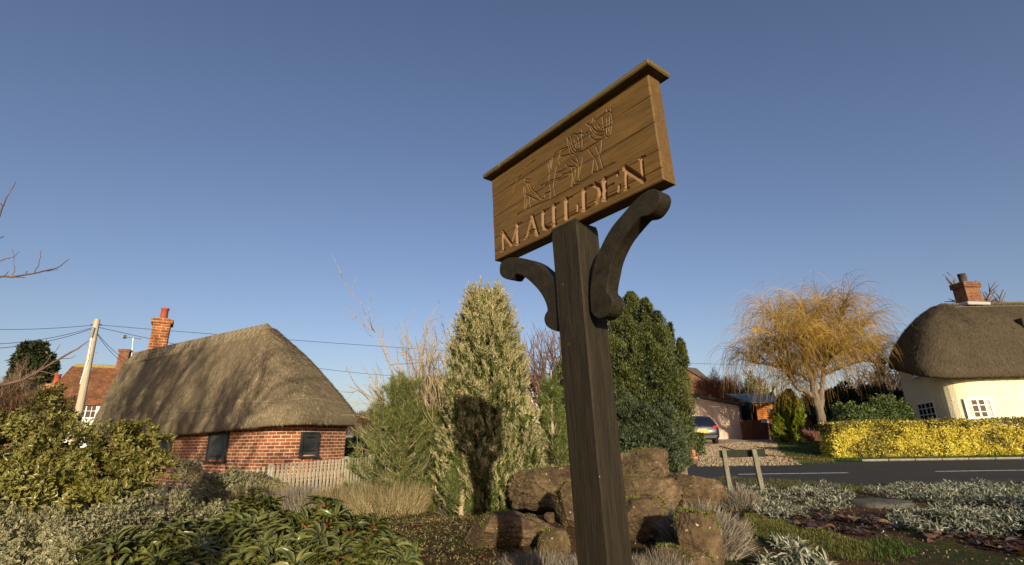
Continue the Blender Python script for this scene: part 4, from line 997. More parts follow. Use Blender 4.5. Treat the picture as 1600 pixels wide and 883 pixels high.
L_['moss'] = mat_leaf('moss_tufts', [(0, (.05,.06,.012)), (.6, (.14,.15,.03)), (1, (.27,.26,.09))], .9, .1, .05)
L_['litter'] = mat_leaf('leaf_litter', [(0, (.05,.028,.015)), (.5, (.13,.075,.04)), (.9, (.26,.17,.10)), (1, (.40,.33,.25))], .8, 0, .1)
def base_at(u, Y): p = P(u, 690, Y); p[2] = G(p[0], p[1]); return p
# ------------------------------------------------------------------ conifers
def profile_tree(name, label, u, Y, vtop, rad, prof, n, mat, L, W, up, tmpl=T_BLADE, cat='conifer', plumes=14, trunk=True, inner=None, ninner=0, group=None, utop=None, seed=0, in0=.55):
    b = base_at(u, Y); top = P(utop if utop else u, vtop, Y); H = top[2]-b[2]; o = thing(name, label, cat, b, 0, group)
    sx = (top[0]-b[0])
    def pts(nn, lo, hi):
        t = rng.random(nn)**.85; a = rng.random(nn)*2*math.pi; R = np.interp(t, prof[0], prof[1])*rad
        pl = 1+.20*np.sin(a*plumes/2+3*np.sin(t*4+seed))+.12*np.sin(t*23+a*5+seed)
        f = lo+(hi-lo)*rng.random(nn)**.6; r = R*pl*f
        p = np.stack([np.cos(a)*r+sx*t, np.sin(a)*r, t*H], 1)
        d = np.stack([np.cos(a), np.sin(a), np.full(nn, up)], 1)+rng.normal(size=(nn,3))*.28
        return p, unit(d), t
    p, d, t = pts(n, in0, 1.0); inst('crown', mat, p, d, tmpl, L*(.6+.8*rng.random(n)), W*(.7+.6*rng.random(n)), parent=o)
    if ninner: p, d, t = pts(ninner, .35, .85); inst('inner_foliage', inner, p, d, tmpl, L*(.7+.6*rng.random(ninner)), W*1.6, parent=o)
    if trunk:
        mb = MB(); mb.tube([(0,0,-.1),(sx*.3,0,H*.4),(sx*.9,0,H*.9)], [rad*.09+.02, rad*.06+.015, .008], 8); mb.build('trunk', M['bark'], o)
    return o, H
def shoot_tree(name, label, u, Y, vtop, rad, prof, ns, mats, utop, bl=.05, cat='conifer'):
    """ragged tree of upright feathery shoots: green at the base of each shoot, pale at its tip"""
    b = base_at(u, Y); top = P(utop, vtop, Y); H = top[2]-b[2]; o = thing(name, label, cat, b); sx = top[0]-b[0]; G_, D1, T_, D2 = [], [], [], []
    for k in range(ns):
        t = rng.random()**1.05*.95-.02; a = rng.random()*6.283; Rr = np.interp(t, *prof)*rad*(1+.16*math.sin(a*4+t*11)+.10*math.sin(a*9+t*27)); f = .6+.46*rng.random()**.7
        p0 = np.array([math.cos(a)*Rr*f+sx*t, math.sin(a)*Rr*f, t*H]); ax = unit(np.array([math.cos(a)*.42, math.sin(a)*.42, 1.])+rng.normal(size=3)*.16); ln = (.18+.24*rng.random())*(1.1-.3*t)
        m = 74; s = rng.random(m); q = p0+ax*(s*ln)[:,None]+rng.normal(size=(m,3))*.008; dd = unit(ax*.85+rng.normal(size=(m,3))*.42); tip = s > .42+.25*rng.random(m)
        G_.append(q[~tip]); D1.append(dd[~tip]); T_.append(q[tip]); D2.append(dd[tip])
    nc = 30000; tt = rng.random(nc)**1.1*.97; aa = rng.random(nc)*6.283; Rc = np.interp(tt, *prof)*rad*np.sqrt(rng.random(nc))*.86
    G_.append(np.stack([np.cos(aa)*Rc+sx*tt, np.sin(aa)*Rc, tt*H], 1)); D1.append(unit(rng.normal(size=(nc,3))*.6+np.array([0,0,.8])))
    g, t = np.concatenate(G_), np.concatenate(T_)
    inst('inner_foliage', mats[0], g, np.concatenate(D1), T_BLADE, bl*(.8+.7*rng.random(len(g))), .014, parent=o); inst('crown', mats[1], t, np.concatenate(D2), T_BLADE, bl*(.8+.7*rng.random(len(t))), .0085, parent=o)
    mb = MB(); mb.tube([(0,0,-.1),(sx*.3,0,H*.4),(sx*.9,0,H*.9)], [.08,.05,.008], 8); mb.build('trunk', M['bark'], o); return o, H
fir, fH = shoot_tree('silver_conifer', 'tall pale silvery green conifer that catches the shadow of the village sign', 770, 7.75, 448, .50, ([0,.12,.3,.55,.75,.9,1], [1.05,1.1,1.08,.92,.66,.36,.08]), 2500, (L_['fir_in'], L_['fir_tip']), 757)
# thin leaders rising out of its top
tb = Tubes()
for k in range(60):
    a = rng.random()*6.28; t = .62+.38*rng.random(); r = .66*np.interp(t, [.6,.75,.9,1], [.85,.76,.54,.2]); p0 = np.array([math.cos(a)*r-.1*t, math.sin(a)*r, fH*t-.15]); pp, _ = curve(p0, (math.cos(a)*.35, math.sin(a)*.35, 1), .26+.2*rng.random(), .06, 4); tb.add(pp, .004, .0015, 3)
tb.build('leaders', M['twig_pale'], fir)
def pine(name, label, u, Y, vtop, rad, mat, nbr=60, utop=None, needle=.085, per=70, group=None):
    b = base_at(u, Y); H = P(u, vtop, Y)[2]-b[2]; o = thing(name, label, 'conifer', b, 0, group); tb = Tubes(); P_, D_ = [], []
    tb.add([(0,0,-.1),(.02,0,H*.5),(.03,0,H)], .05, .012, 7)
    for k in range(nbr):
        t = .0+.94*(k/nbr); a = k*2.4+rng.random()*.5; ln = rad*(1-t*.72)*(.75 if t < .12 else 1)*(.75+.45*rng.random()); d = np.array([math.cos(a), math.sin(a), .18+.75*t])
        pp, _ = curve((.02,0,H*t*.92), d, ln*1.1, .10, 6, .12); tb.add(pp, .012, .004, 4); tips = [pp[-1]]+[pp[i] for i in (3,4,5)]
        for q in (2,3,4,5):
            for _ in range(2):
                s, _d = curve(pp[q], unit(np.array(pp[q])-np.array(pp[q-1]))+rng.normal(size=3)*.55+np.array([0,0,.25]), ln*.32, .12, 3, .15); tb.add(s, .006, .003, 3); tips += [s[-1], s[1]]
        for tip in tips:
            ax = unit(d+np.array([0,0,.9])); m = per//4+4; dd = unit(ax[None]*.7+rng.normal(size=(m,3))*.62); P_.append(np.array(tip)[None]+ax[None]*(rng.random((m,1))*.06-.03)); D_.append(dd)
    tb.build('trunk', M['bark_pale'], o); p, d = np.concatenate(P_), np.concatenate(D_)
    inst('crown', mat, p, d, T_BLADE, needle*(.7+.6*rng.random(len(p))), .0045, parent=o); return o
pine('young_pine', 'bushy young pine with pale branches, right of the picket fence', 625, 8.6, 592, .98, L_['pine'], 84, per=130)
pine('young_pine', 'smaller dense pine tucked between the bushy pine and the silver conifer', 680, 8.9, 636, .62, L_['pine'], 60)
pine('mountain_pine', 'bright green pine just left of the sign post behind the large boulder', 862, 8.0, 578, .52, L_['pine2'], 58, needle=.075)
pine('mountain_pine', 'low bright green pine at the foot of the silver conifer, right of its shadow', 828, 8.5, 672, .40, L_['pine2'], 40, needle=.07)
pine('mountain_pine', 'low green pine at the left foot of the silver conifer', 722, 7.4, 692, .32, L_['pine2'], 40, needle=.07)
def plume_tree(name, label, plumes, n, mat, L, W, trunk_at, cat='conifer', tm=T_BLADE, upk=.9):
    """plumes: (u, vtop, vbottom, Y, radius_px) upright plumes of foliage"""
    c = trunk_at; o = thing(name, label, cat, c); P_, D_, core_ = [], [], []; areas = np.array([abs(q[2]-q[1])*q[4] for q in plumes], float); areas /= areas.sum()
    for (u, v0, v1, Y, rp), ar_ in zip(plumes, areas):
        top, bot = P(u, v0, Y), P(u, v1, Y); r = rp/825*Y; m = int(n*ar_); t = rng.random(m)**.9; a = rng.random(m)*6.283
        R = r*np.interp(t, [0,.15,.5,.8,.95,1], [.75,1,.95,.66,.34,.08])*(1+.30*np.sin(a*3+t*9+u)*np.sin(t*15+a*2)+.20*np.sin(a*6+t*33+u))*(.62+.38*rng.random(m)**.5)
        ctr = bot+(top-bot)*t[:,None]; p = ctr+np.stack([np.cos(a)*R, np.sin(a)*R, np.zeros(m)], 1)
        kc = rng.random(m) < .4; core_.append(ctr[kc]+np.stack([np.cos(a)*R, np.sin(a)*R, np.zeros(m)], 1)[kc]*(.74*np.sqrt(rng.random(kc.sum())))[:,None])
        P_.append(p-c); D_.append(unit(np.stack([np.cos(a)*.75, np.sin(a)*.75, np.full(m, upk)], 1)+rng.normal(size=(m,3))*.42))
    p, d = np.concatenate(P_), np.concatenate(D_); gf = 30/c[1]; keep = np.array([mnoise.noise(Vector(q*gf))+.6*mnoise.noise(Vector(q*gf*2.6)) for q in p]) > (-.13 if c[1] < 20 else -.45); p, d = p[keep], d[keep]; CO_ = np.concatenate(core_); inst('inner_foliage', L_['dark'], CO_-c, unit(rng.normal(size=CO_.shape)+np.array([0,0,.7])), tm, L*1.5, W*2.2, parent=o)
    inst('crown', mat, p, d, tm, L*(.6+.8*rng.random(len(p))), W*(.7+.6*rng.random(len(p))), parent=o)
    mb = MB(); mb.tube([(0,0,-.1),(0,0,P(plumes[0][0], plumes[0][1], plumes[0][3])[2]-c[2]-.5)], [.11,.02], 8); mb.build('trunk', M['bark'], o); return o
plume_tree('dark_cypress', 'tall dark green cypress of upright plumes right of the sign post', [(985,458,740,10.5,46),(965,470,740,10.4,48),(930,505,740,10.4,50),(893,552,740,10.5,48),(1008,468,735,10.3,40),(1026,488,738,10.2,42),(1005,520,738,9.95,46),(960,530,738,10.0,50),(1035,545,738,10.0,40),(985,590,740,9.8,50)], 170000, L_['yew'], .05, .012, base_at(972, 10.3))
plume_tree('dark_cypress', 'shorter dark cypress with a pointed tip at the right of the tall one', [(1047,506,728,10.9,20),(1062,530,728,10.8,20),(1048,552,730,10.6,30),(1064,578,728,10.6,20)], 60000, L_['yew'], .05, .012, base_at(1062, 10.8))
plume_tree('blue_juniper', 'grey green juniper bush at the foot of the dark cypress', [(967,612,745,9.3,42),(1002,630,745,9.2,40),(1032,622,740,9.4,38),(982,660,750,9.1,44),(1034,660,745,9.2,36),(937,640,745,9.3,34)], 46000, L_['juniper'], .055, .012, base_at(1010, 9.3), upk=.6)
plume_tree('golden_conifer', 'small yellow green rounded conifer in front of the orange shed', [(1232,612,690,28.5,17),(1222,622,690,28.4,12),(1243,624,690,28.4,11)], 16000, L_['golden_con'], .16, .05, base_at(1232, 28.4))
# ------------------------------------------------------------------ generic bushes
def bush(name, label, lumps, n, mat, tmpl, L, W, cat='shrub', rin=.72, up=.25, jit=.6, group=None, floor=None, nrm_out=True, Ls=.35, gap=0):
    lumps = np.array(lumps, float); c = lumps[0,:3].copy(); c[2] = G(c[0], c[1]); o_l = lumps.copy(); o_l[:,:3] -= c
    p, d = lumps_pts(o_l, n, rin, up, floor, gap); dd = unit(d+rng.normal(size=d.shape)*jit)
    o = inst(name, mat, p, dd, tmpl, L*(1-Ls+2*Ls*rng.random(len(p))), W*(1-Ls+2*Ls*rng.random(len(p))), nrm=d if nrm_out else None)
    o.location = tuple(c); tag(o, label, cat, group); return o
def lp(u, v, Y, rx_, ry_, rz_): p = P(u, v, Y); return (*p, rx_, ry_, rz_)
def tied(u, v, Y, r, top=None):        # lump whose top stands at pixel row v
    p = P(u, v, Y); return (p[0], p[1], p[2]-r[2], *r)
bush('variegated_holly', 'large yellow variegated evergreen shrub in front of the barn at the far left',
     [tied(20,640,4.7,(.55,.5,.55)), tied(85,612,4.8,(.22,.25,.5)), tied(72,590,4.8,(.07,.09,.2)), tied(-90,610,4.6,(.6,.5,.7)), tied(120,655,4.7,(.38,.4,.45)), tied(165,690,4.7,(.36,.35,.4)), tied(60,720,4.3,(.55,.4,.4)),
      tied(150,740,4.3,(.38,.3,.3)), tied(205,660,4.9,(.20,.2,.22)), tied(235,668,5.0,(.20,.2,.26)), tied(250,700,4.9,(.18,.2,.2)), tied(215,715,4.8,(.2,.2,.25)), tied(190,765,4.5,(.25,.2,.25))],
     36000, L_['holly'], T_LEAF, .043, .021, up=.1, jit=.95, rin=.5, gap=6)
bush('white_edged_shrub', 'low white edged shrub at the bottom left corner under the variegated evergreen',
     [tied(40,790,3.7,(.42,.35,.4)), tied(-60,770,3.7,(.45,.35,.4)), tied(120,795,3.6,(.38,.3,.35)), tied(195,772,3.9,(.28,.25,.3)), tied(255,765,4.2,(.28,.25,.3)), tied(90,850,3.1,(.4,.3,.3)), tied(310,785,4.2,(.28,.25,.25)), tied(380,775,4.6,(.25,.2,.2)),tied(180,840,3.2,(.3,.25,.3))],
     24000, L_['euon'], T_LEAF, .027, .015, up=.3, jit=1.0, rin=.45, gap=7)
bush('white_edged_shrub', 'white edged shrub spilling over the picket fence below the first shutter',
     [tied(330,738,8.9,(.26,.3,.3)), tied(365,735,9.1,(.22,.3,.26)), tied(400,738,9.3,(.22,.3,.22)), tied(430,750,9.4,(.2,.2,.2)), tied(300,720,8.9,(.16,.25,.25))],
     9000, L_['euon'], T_LEAF, .038, .024, up=.3, jit=.8)
# bush with whorls of long leathery leaves
def whorl_bush(name, label, lumps, nt, mat, L, W, leaves=(6,9)):
    lumps = np.array(lumps, float); c = lumps[0,:3].copy(); c[2] = G(c[0], c[1]); l2 = lumps.copy(); l2[:,:3] -= c
    o = thing(name, label, 'shrub', c); p, d = lumps_pts(l2, nt, .62, .55, gap=6); d = unit(d+rng.normal(size=d.shape)*.25); PP, DD, NN, RP, RD = [], [], [], [], []
    for q, ax in zip(p, d):
        m = rng.integers(*leaves); x = unit(np.cross(ax, rng.normal(size=3))); y = np.cross(ax, x); a0 = rng.random()*6
        for k in range(m):
            a = a0+2*math.pi*k/m+rng.normal()*.2; rad = math.cos(a)*x+math.sin(a)*y; el = .15+.55*rng.random(); dd = unit(rad+ax*el)
            PP.append(q+dd*.012); DD.append(dd); NN.append(unit(ax-dd*np.dot(ax, dd)))
            if k % 2 == 0: RP.append(q-ax*.01); RD.append(dd)
        RP.append(q-ax*.07); RD.append(ax)
    PP, DD, NN = map(np.array, (PP, DD, NN)); n = len(PP)
    inst('foliage', mat, PP, DD, T_ARCH, L*(.65+.6*rng.random(n)), W*(.7+.5*rng.random(n)), nrm=-NN*-1.0, parent=o, smooth=True)
    RP, RD = np.array(RP), np.array(RD); inst('stems', L_['red_stem'], RP, RD, T_BLADE, .035, .0035, parent=o); return o
whorl_bush('leathery_shrub', 'broad dark shrub with long ribbed leathery leaves and red stems at bottom centre left',
    [tied(330,811,2.75,(.36,.3,.34)), tied(400,793,2.9,(.26,.25,.32)), tied(235,841,2.6,(.30,.26,.3)), tied(160,873,2.5,(.24,.22,.24)), tied(440,826,2.6,(.30,.25,.3)), tied(510,803,2.9,(.26,.25,.3)), tied(560,826,2.8,(.24,.24,.28)), tied(605,849,2.75,(.15,.2,.22)),
     tied(520,861,2.45,(.3,.25,.25)), tied(380,861,2.4,(.34,.25,.28)), tied(280,881,2.35,(.3,.25,.22))], 2500, L_['vib'], .082, .029)
# ------------------------------------------------------------------ heather, lavender, ground cover
def clump(name, label, u, v, wpx, hpx, mat, n, L, W, spread=.7, cat='plant', group=None, Y=None, flat=.8, loc=None, r=None, h=None, bent=.25):
    b = gp(u, v) if loc is None else np.array(loc); Yd = b[1]
    r = r or wpx/825*Yd/2; h = h or hpx/840*Yd; a = rng.random(n)*6.283; q = rng.random(n)**.5
    p = np.stack([np.cos(a)*q*r*.75, np.sin(a)*q*r*.75*flat, rng.random(n)*h*.62*(1-q*.55)], 1)
    d = unit(np.stack([np.cos(a)*q*spread, np.sin(a)*q*spread, np.ones(n)], 1)+rng.normal(size=(n,3))*bent)
    o = inst(name, mat, p, d, T_BLADE, np.minimum(L*(.6+.8*rng.random(n)), h), W); o.location = tuple(b); return tag(o, label, cat, group)
HG = 'dry heather clumps in the garden bed'
hl = [(310,800,90,40,'heather_grey','small grey heather clump beside the shaded pickets'),(400,800,110,48,'heather','tan heather clump left of the dark notch in the row, before the fence'),
      (470,800,90,44,'heather_grey','greyish heather clump directly below the second shutter'),(540,805,120,58,'heather','tan heather clump to the right of the greyish one'),
      (610,806,140,72,'heather','broadest golden tan heather clump below the young pine'),(680,800,110,66,'grassy','greenish tan heather clump touching the silver conifer'),(350,785,90,36,'heather','flat tan heather clump close under the white edged shrub'),(640,775,120,46,'grassy','green tinged heather clump behind the broadest one, at the foot of the pine')]
for u, v, w_, h_, m_k, lb in hl: clump('heather_clump', lb, u, v, w_, h_, L_[m_k], int(4600*w_/100), .24, .005, .5, 'heather', HG)
LG = 'silvery lavender and wormwood clumps'
ll = [(1105,872,150,104,6000,'large silver lavender clump at the right end of the boulders'),(1160,800,70,50,1600,'sparse silver clump left of the two post name board'),(1050,840,70,52,1500,'silver lavender clump between the mossy boulder and the dark slab'),(705,806,36,36,500,'little white wormwood sprig left of the shadow'),(945,915,190,36,2600,'pale twiggy mat at the foot of the sign post'),(835,905,110,28,1300,'white twiggy clump at bottom centre left of the post'),(1040,912,100,44,1500,'pale dry clump right of the sign post at the bottom edge'),(420,775,70,30,700,'grey wormwood clump before the pickets')]
for u, v, w_, h_, n_l, lb in ll: clump('silver_clump', lb, u, v, w_, h_, L_['lav'], int(n_l*1.8), .12, .0048, .8, 'plant', LG, bent=.35)
def region(poly_px, n, lift=0):          # random ground points inside a patch outlined in the photograph
    W_ = np.array([gp(*q)[:2] for q in poly_px]); lo, hi = W_.min(0), W_.max(0); out = []
    while len(out) < n:
        p = lo+(hi-lo)*rng.random((n, 2)); c = np.zeros(n, bool); j = len(W_)-1
        for i in range(len(W_)):
            xi, yi = W_[i]; xj, yj = W_[j]; m = ((yi > p[:,1]) != (yj > p[:,1])) & (p[:,0] < (xj-xi)*(p[:,1]-yi)/(yj-yi+1e-12)+xi); c ^= m; j = i
        out += list(p[c])
    out = np.array(out[:n]); return np.array([(x, y, G(x, y)+lift) for x, y in out])
def mat_of(name, label, poly, n, mat, tmpl, L, W, tilt=.7, cat=None, kind='stuff', hmax=.0, zr=0, group=None, mound=0):
    p = region(poly, n); 
    if name == 'silver_mat': p = p[np.array([mnoise.noise(Vector((x*1.6, y*2.2, 5)))+.5*mnoise.noise(Vector((x*5, y*5, 2))) for x, y in p[:,:2]]) > -.12]; n = len(p)
    if mound: p[:,2] += mound*np.array([.5+.8*mnoise.noise(Vector((x*2.1, y*2.1, 1)))+.5*mnoise.noise(Vector((x*6, y*6, 4))) for x, y in p[:,:2]]).clip(0, 1.4)*rng.random(n)**.5
    d = rng.normal(size=(n,3)); d[:,2] = np.abs(d[:,2])*tilt+.1
    c = p.mean(0); o = inst(name, mat, p-c, unit(d), tmpl, L*(.6+.8*rng.random(n)), W*(.7+.6*rng.random(n)), nrm=np.tile((0,0,1.), (n,1))); o.location = tuple(c)
    return tag(o, label, cat, group, kind)
mat_of('ground_cover', 'mat of tiny leaved creeping ground cover with red leaflets left of the sign shadow', [(380,810),(560,795),(700,792),(770,800),(800,850),(820,950),(300,960)], 26000, L_['cover'], T_DIAMOND, .026, .014, .5, 'ground cover', mound=.05)
mat_of('red_leaflets', 'scattered tiny red leaflets among the creeping ground cover', [(420,815),(560,800),(700,795),(770,805),(790,850),(800,930),(400,940)], 420, L_['berry'], T_DIAMOND, .018, .011, .6, 'ground cover', mound=.07)
mat_of('leaf_litter', 'brown leaf litter and bits of twig on the bare soil', [(560,800),(1000,780),(1180,765),(1650,770),(1750,960),(200,970)], 15000, L_['litter'], T_DIAMOND, .024, .013, .35, 'leaf litter')
G_SIL = 'felted silver foliage mats by the road'
def silver_mat(label, poly, n, mound, L=.075): return mat_of('silver_mat', label, poly, n, L_['lamb'], T_LEAF, L, .024, .9, 'plant', None, group=G_SIL, mound=mound)
silver_mat('silver foliage mat behind the bronze leaves, left of the stone disc', [(1170,800),(1215,772),(1290,762),(1340,775),(1330,800),(1210,818)], 5500, .13, .06)
silver_mat('long silver mat along the road edge right of the stone disc', [(1345,772),(1400,762),(1500,762),(1700,768),(1720,800),(1500,796),(1430,790)], 8500, .16)
silver_mat('widest silver mat at the right, in front of the stone disc', [(1400,800),(1480,800),(1740,805),(1760,850),(1560,838),(1440,838),(1390,822)], 8500, .12)
silver_mat('dense silver leaved plant in the bottom right foreground', [(1180,870),(1230,852),(1290,868),(1300,905),(1190,910)], 1500, .07, .085)
silver_mat('thin pale mat in front of the two post name board', [(1090,772),(1150,758),(1215,762),(1200,790),(1120,795)], 1500, .07, .05)
# tall flower spikes standing out of the silver mats
for k, (u, v, h) in enumerate([(1450,778,.20),(1482,776,.22),(1532,785,.30),(1552,780,.26),(1405,775,.2),(1576,782,.24),(1270,785,.2),(1330,778,.22)]):
    b = gp(u, v); tb = Tubes(); dd = np.array([rng.normal()*.25, rng.normal()*.2, 1]); pp, _ = curve((0,0,0), dd, h, .08, 5); tb.add(pp, .006, .004, 5); o = thing('silver_spike', 'dried upright silver spike rising from the silver mats', 'plant', b, 0, 'dry spikes in the silver mats')
    tb.build('stalk', L_['lamb'], o); q = np.array(pp)[rng.integers(1, 6, 26)]; inst('leaves', L_['lamb'], q, unit(rng.normal(size=(26,3))+np.array([0,0,.3])), T_LEAF, .035, .016, parent=o)
# bergenia: big bronzed leaves
bp = region([(1185,812),(1260,800),(1340,815),(1410,830),(1400,850),(1300,846),(1230,832)], 24); bp2 = region([(1420,840),(1520,836),(1720,840),(1740,872),(1600,872),(1450,858)], 26)
for nm, lb, ps in (('bronze_plant', 'patch of large bronzed leathery leaves between grass and silver mats', bp), ('bronze_plant', 'row of dark bronzed leaves along the soil at far right', bp2)):
    c = ps.mean(0); PP, DD, NN = [], [], []
    for q in ps:
        for k in range(6):
            a = rng.random()*6.28; d = np.array([math.cos(a), math.sin(a), .15+.5*rng.random()]); PP.append(q-c+d*.03); DD.append(d); NN.append((0,0,1.))
    inst_o = inst(nm, L_['berg'], np.array(PP), np.array(DD), T_ARCH, .10*(.7+.7*rng.random(len(PP))), .085*(.7+.6*rng.random(len(PP))), nrm=np.array(NN), smooth=True); inst_o.location = tuple(c); tag(inst_o, lb, 'plant', None, 'stuff')
mat_of('grass_patch', 'patch of short green grass in the right foreground', [(1165,805),(1200,812),(1290,835),(1370,862),(1340,885),(1220,862),(1160,832)], 11000, L_['grassy'], T_BLADE, .035, .005, 1.2, 'grass', mound=.04)
mat_of('grass_edge', 'ragged grass along the near road edge', [(1060,757),(1130,748),(1230,752),(1420,764),(1420,772),(1230,766),(1130,762)], 5000, L_['grassy'], T_BLADE, .07, .006, 1.6, 'grass')
mat_of('grass_edge', 'weedy grass tufts in the dark soil at the bottom right', [(1330,850),(1400,842),(1440,868),(1400,885),(1330,880)], 700, L_['grass'], T_BLADE, .06, .006, 1.4, 'grass')
mat_of('lawn_grass', 'mown lawn beside the gravel drive', [(1235,728),(1215,702),(1222,694),(1290,692),(1310,726)], 9000, L_['grass'], T_BLADE, .09, .012, 1.6, 'grass')
def along(name, label, x0, x1, y0, y1, n, mat, L, W):
    p = np.stack([x0+(x1-x0)*rng.random(n), y0+(y1-y0)*rng.random(n), np.zeros(n)], 1); p[:,2] = [G(*q[:2])+.03 for q in p]; d = rng.normal(size=(n,3)); d[:,2] = np.abs(d[:,2])*1.6+.2; c = p.mean(0)
    o = inst(name, mat, p-c, unit(d), T_BLADE, L*(.6+.8*rng.random(n)), W); o.location = tuple(c); return tag(o, label, 'grass', None, 'stuff')
along('verge_grass', 'narrow grass verge between the road and the golden hedge', 11.2, 30, 18.42, 19.3, 9000, L_['grass'], .10, .014)
mat_of('gravel_stones', 'loose stones of the gravel drive', [(1090,730),(1095,700),(1160,692),(1215,694),(1215,706),(1255,728)], 22000, M['gravel'], T_DIAMOND, .07, .06, .9, 'gravel')
# ------------------------------------------------------------------ boulders
n_ = N('ironstone'); v_ = n_.coord('Object'); f1 = n_.noise(v_, 2.2, 7, .65, .5); f2 = n_.noise(v_, 14, 6, .7); f3 = n_.noise(v_, 34, 3); str_ = n_.noise(n_.coord('Object', (2, 2, 16), (.25, .15, 0)), 1.4, 5)
c_ = n_.ramp(f1, [(.3, (.040,.028,.017)), (.5, (.105,.074,.043)), (.72, (.215,.155,.092))]); c_ = n_.mix(.75, c_, n_.ramp(f2, [(.3, (.18,.18,.18)), (.7, (.80,.78,.74))]), 'OVERLAY')
c_ = n_.mix(.2, c_, n_.ramp(str_, [(.35, (.28,.27,.26)), (.65, (.7,.7,.7))]), 'OVERLAY')
c_ = n_.mix(n_.ramp(n_.noise(v_, 24, 2), [(.70, (0,0,0)), (.73, (.9,.9,.9))]), c_, (.42,.38,.28))
c_ = n_.mix(n_.ramp(n_.noise(v_, 5, 4, .7), [(.62, (0,0,0)), (.70, (.7,.7,.7))]), c_, (.10,.10,.045))
M['rock'] = n_.fin(c_, .92, n_.bump(f3, .9, .012, n_.bump(f2, .9, .03, n_.bump(str_, .15, .04))), .15)
def boulder(label, u, vb, w_, h_, dep=.8, seed=0, tilt=0, moss=0, rot=0, cuts=11, sink=.12, Y=None, flat=None, name='boulder', group='sandstone boulders round the sign'):
    b = gp(u, vb) if Y is None else np.array([*P(u, vb, Y)[:2], 0]); b[2] = G(b[0], b[1]) if Y is None else P(u, vb, Y)[2]
    rxx = w_/825*b[1]/2; rzz = h_/830*b[1]; bmx = bmesh.new(); bmesh.ops.create_icosphere(bmx, subdivisions=6, radius=1)
    rs = np.random.default_rng(seed); pl = [(unit(rs.normal(size=3)*np.array([1,1,.8])), .60+.28*rs.random()) for _ in range(cuts)]+[(np.array([0,0,1.]), .72), (np.array([0,-1.,.1]), .78)]
    V = np.array([v.co[:] for v in bmx.verts]); V = V*1.05
    for nn_, dd_ in pl:
        nn_ = nn_/np.linalg.norm(nn_); ex = V@nn_-dd_; V = V-np.where(ex > 0, ex*.985, 0)[:,None]*nn_
    ax_ = unit(rs.normal(size=3)*np.array([.35,.35,0])+np.array([0,0,1.]))
    def rough(v):
        x, y, z = v; n1 = mnoise.noise(Vector((x*1.6+seed, y*1.6, z*1.6))); s = (v@ax_)*5.5+n1*1.5; st = abs((s % 1)-.5)
        cr = abs(mnoise.noise(Vector((x*2.3, y*2.3+seed, z*2.3)))); n3 = mnoise.noise(Vector((x*7, y*7, z*7+seed))); n4 = mnoise.noise(Vector((x*19, y*19+seed, z*19)))
        return n1*.06+n3*.035+n4*.022-(.018 if st < .08 else 0)+st*.02-max(0, .05-cr)*1.3
    V = V*(1+np.array([rough(v) for v in V])[:,None]); V = 2*(V-V.min(0))/(V.max(0)-V.min(0))-1; V[:,2] = (V[:,2]-V[:,2].min())/(V[:,2].max()-V[:,2].min())
    V = V*np.array([rxx, rxx*dep, rzz*(1+sink)]); V = (rz(rot)@ry(tilt)@V.T).T; V[:,2] -= sink*rzz
    for v, q in zip(bmx.verts, V): v.co = q
    me_ = bpy.data.meshes.new(name); bmx.to_mesh(me_); bmx.free(); me_.materials.append(M['rock'])
    o = bpy.data.objects.new(name, me_); col.objects.link(o); b[1] += rxx*dep*.6; o.location = tuple(b); tag(o, label, 'boulder', group)
    if moss:
        nr = np.zeros((len(V), 3), np.float32); me_.vertices.foreach_get('normal', np.empty(len(V)*3, np.float32)); nr = np.array([v.normal[:] for v in me_.vertices])
        k = np.where((nr[:,2] > .35) & (np.array([mnoise.noise(Vector((v[0]*5+9, v[1]*5, v[2]*5))) for v in V]) > .02))[0]
        if len(k):
            k = rng.choice(k, moss); inst('moss', L_['moss'], V[k]+nr[k]*.004, unit(nr[k]+rng.normal(size=(moss,3))*.6), T_BLADE, .022, .006, parent=o)['kind'] = 'stuff'
    return o
boulder('long flat topped boulder behind the left side of the sign post', 905, 806, 212, 72, .5, 3, -.06, 700, .1, sink=.1, Y=6.75)
boulder('highest boulder with slanting strata right of the sign post', 1012, 785, 118, 76, .6, 11, -.22, 700, -.2, sink=.05, Y=7.2)
boulder('blocky middle boulder under the highest one', 1000, 816, 135, 64, .5, 5, .05, 300, .15, sink=.05, Y=6.35)
boulder('low dark slab to the right of the highest boulder', 1095, 812, 100, 60, .6, 8, .18, 0, .3, sink=.05, Y=6.9)
boulder('mossy topped block immediately right of the sign post', 1010, 850, 84, 62, .7, 21, -.05, 1500, -.3)
boulder('squat mossy boulder at the bottom right of the boulder pile', 1095, 900, 74, 84, .8, 17, .05, 1500, .2)
boulder('cracked mossy boulder touching the left side of the sign post', 895, 826, 78, 62, .8, 29, .25, 900, .5)
boulder('wide flat slab in the shadow of the sign post', 800, 858, 150, 44, .8, 31, .08, 300, .2, sink=.35)
boulder('small brown boulder low down left of the sign post', 866, 878, 52, 40, .9, 37, 0, 200, .4)
boulder('fist sized pebble resting between slab and cracked boulder', 859, 818, 16, 14, .9, 41, 0, 0)
boulder('half buried stone at the bottom edge right of the sign post', 1075, 915, 90, 42, .8, 43, .1, 400)
sd = gp(1378, 792); st_ = thing('stone_disc', 'round flat weathered stone disc lying in the silver mats', 'stone', sd+np.array([0,0,.03])); mb = MB(); rr = 42/825*sd[1]
prof = [(0,.05),(.35,.05),(.8,.046),(.95,.036),(1,.015),(1,-.06)]; nseg = 40; V = []; F = []
for r_, z in prof:
    for k in range(nseg):
        a = 2*math.pi*k/nseg; w1 = 1+.03*math.sin(3*a)+.015*math.sin(7*a); V.append((math.cos(a)*r_*rr*w1, math.sin(a)*r_*rr*w1, z+.006*math.sin(a*5+r_*9)))
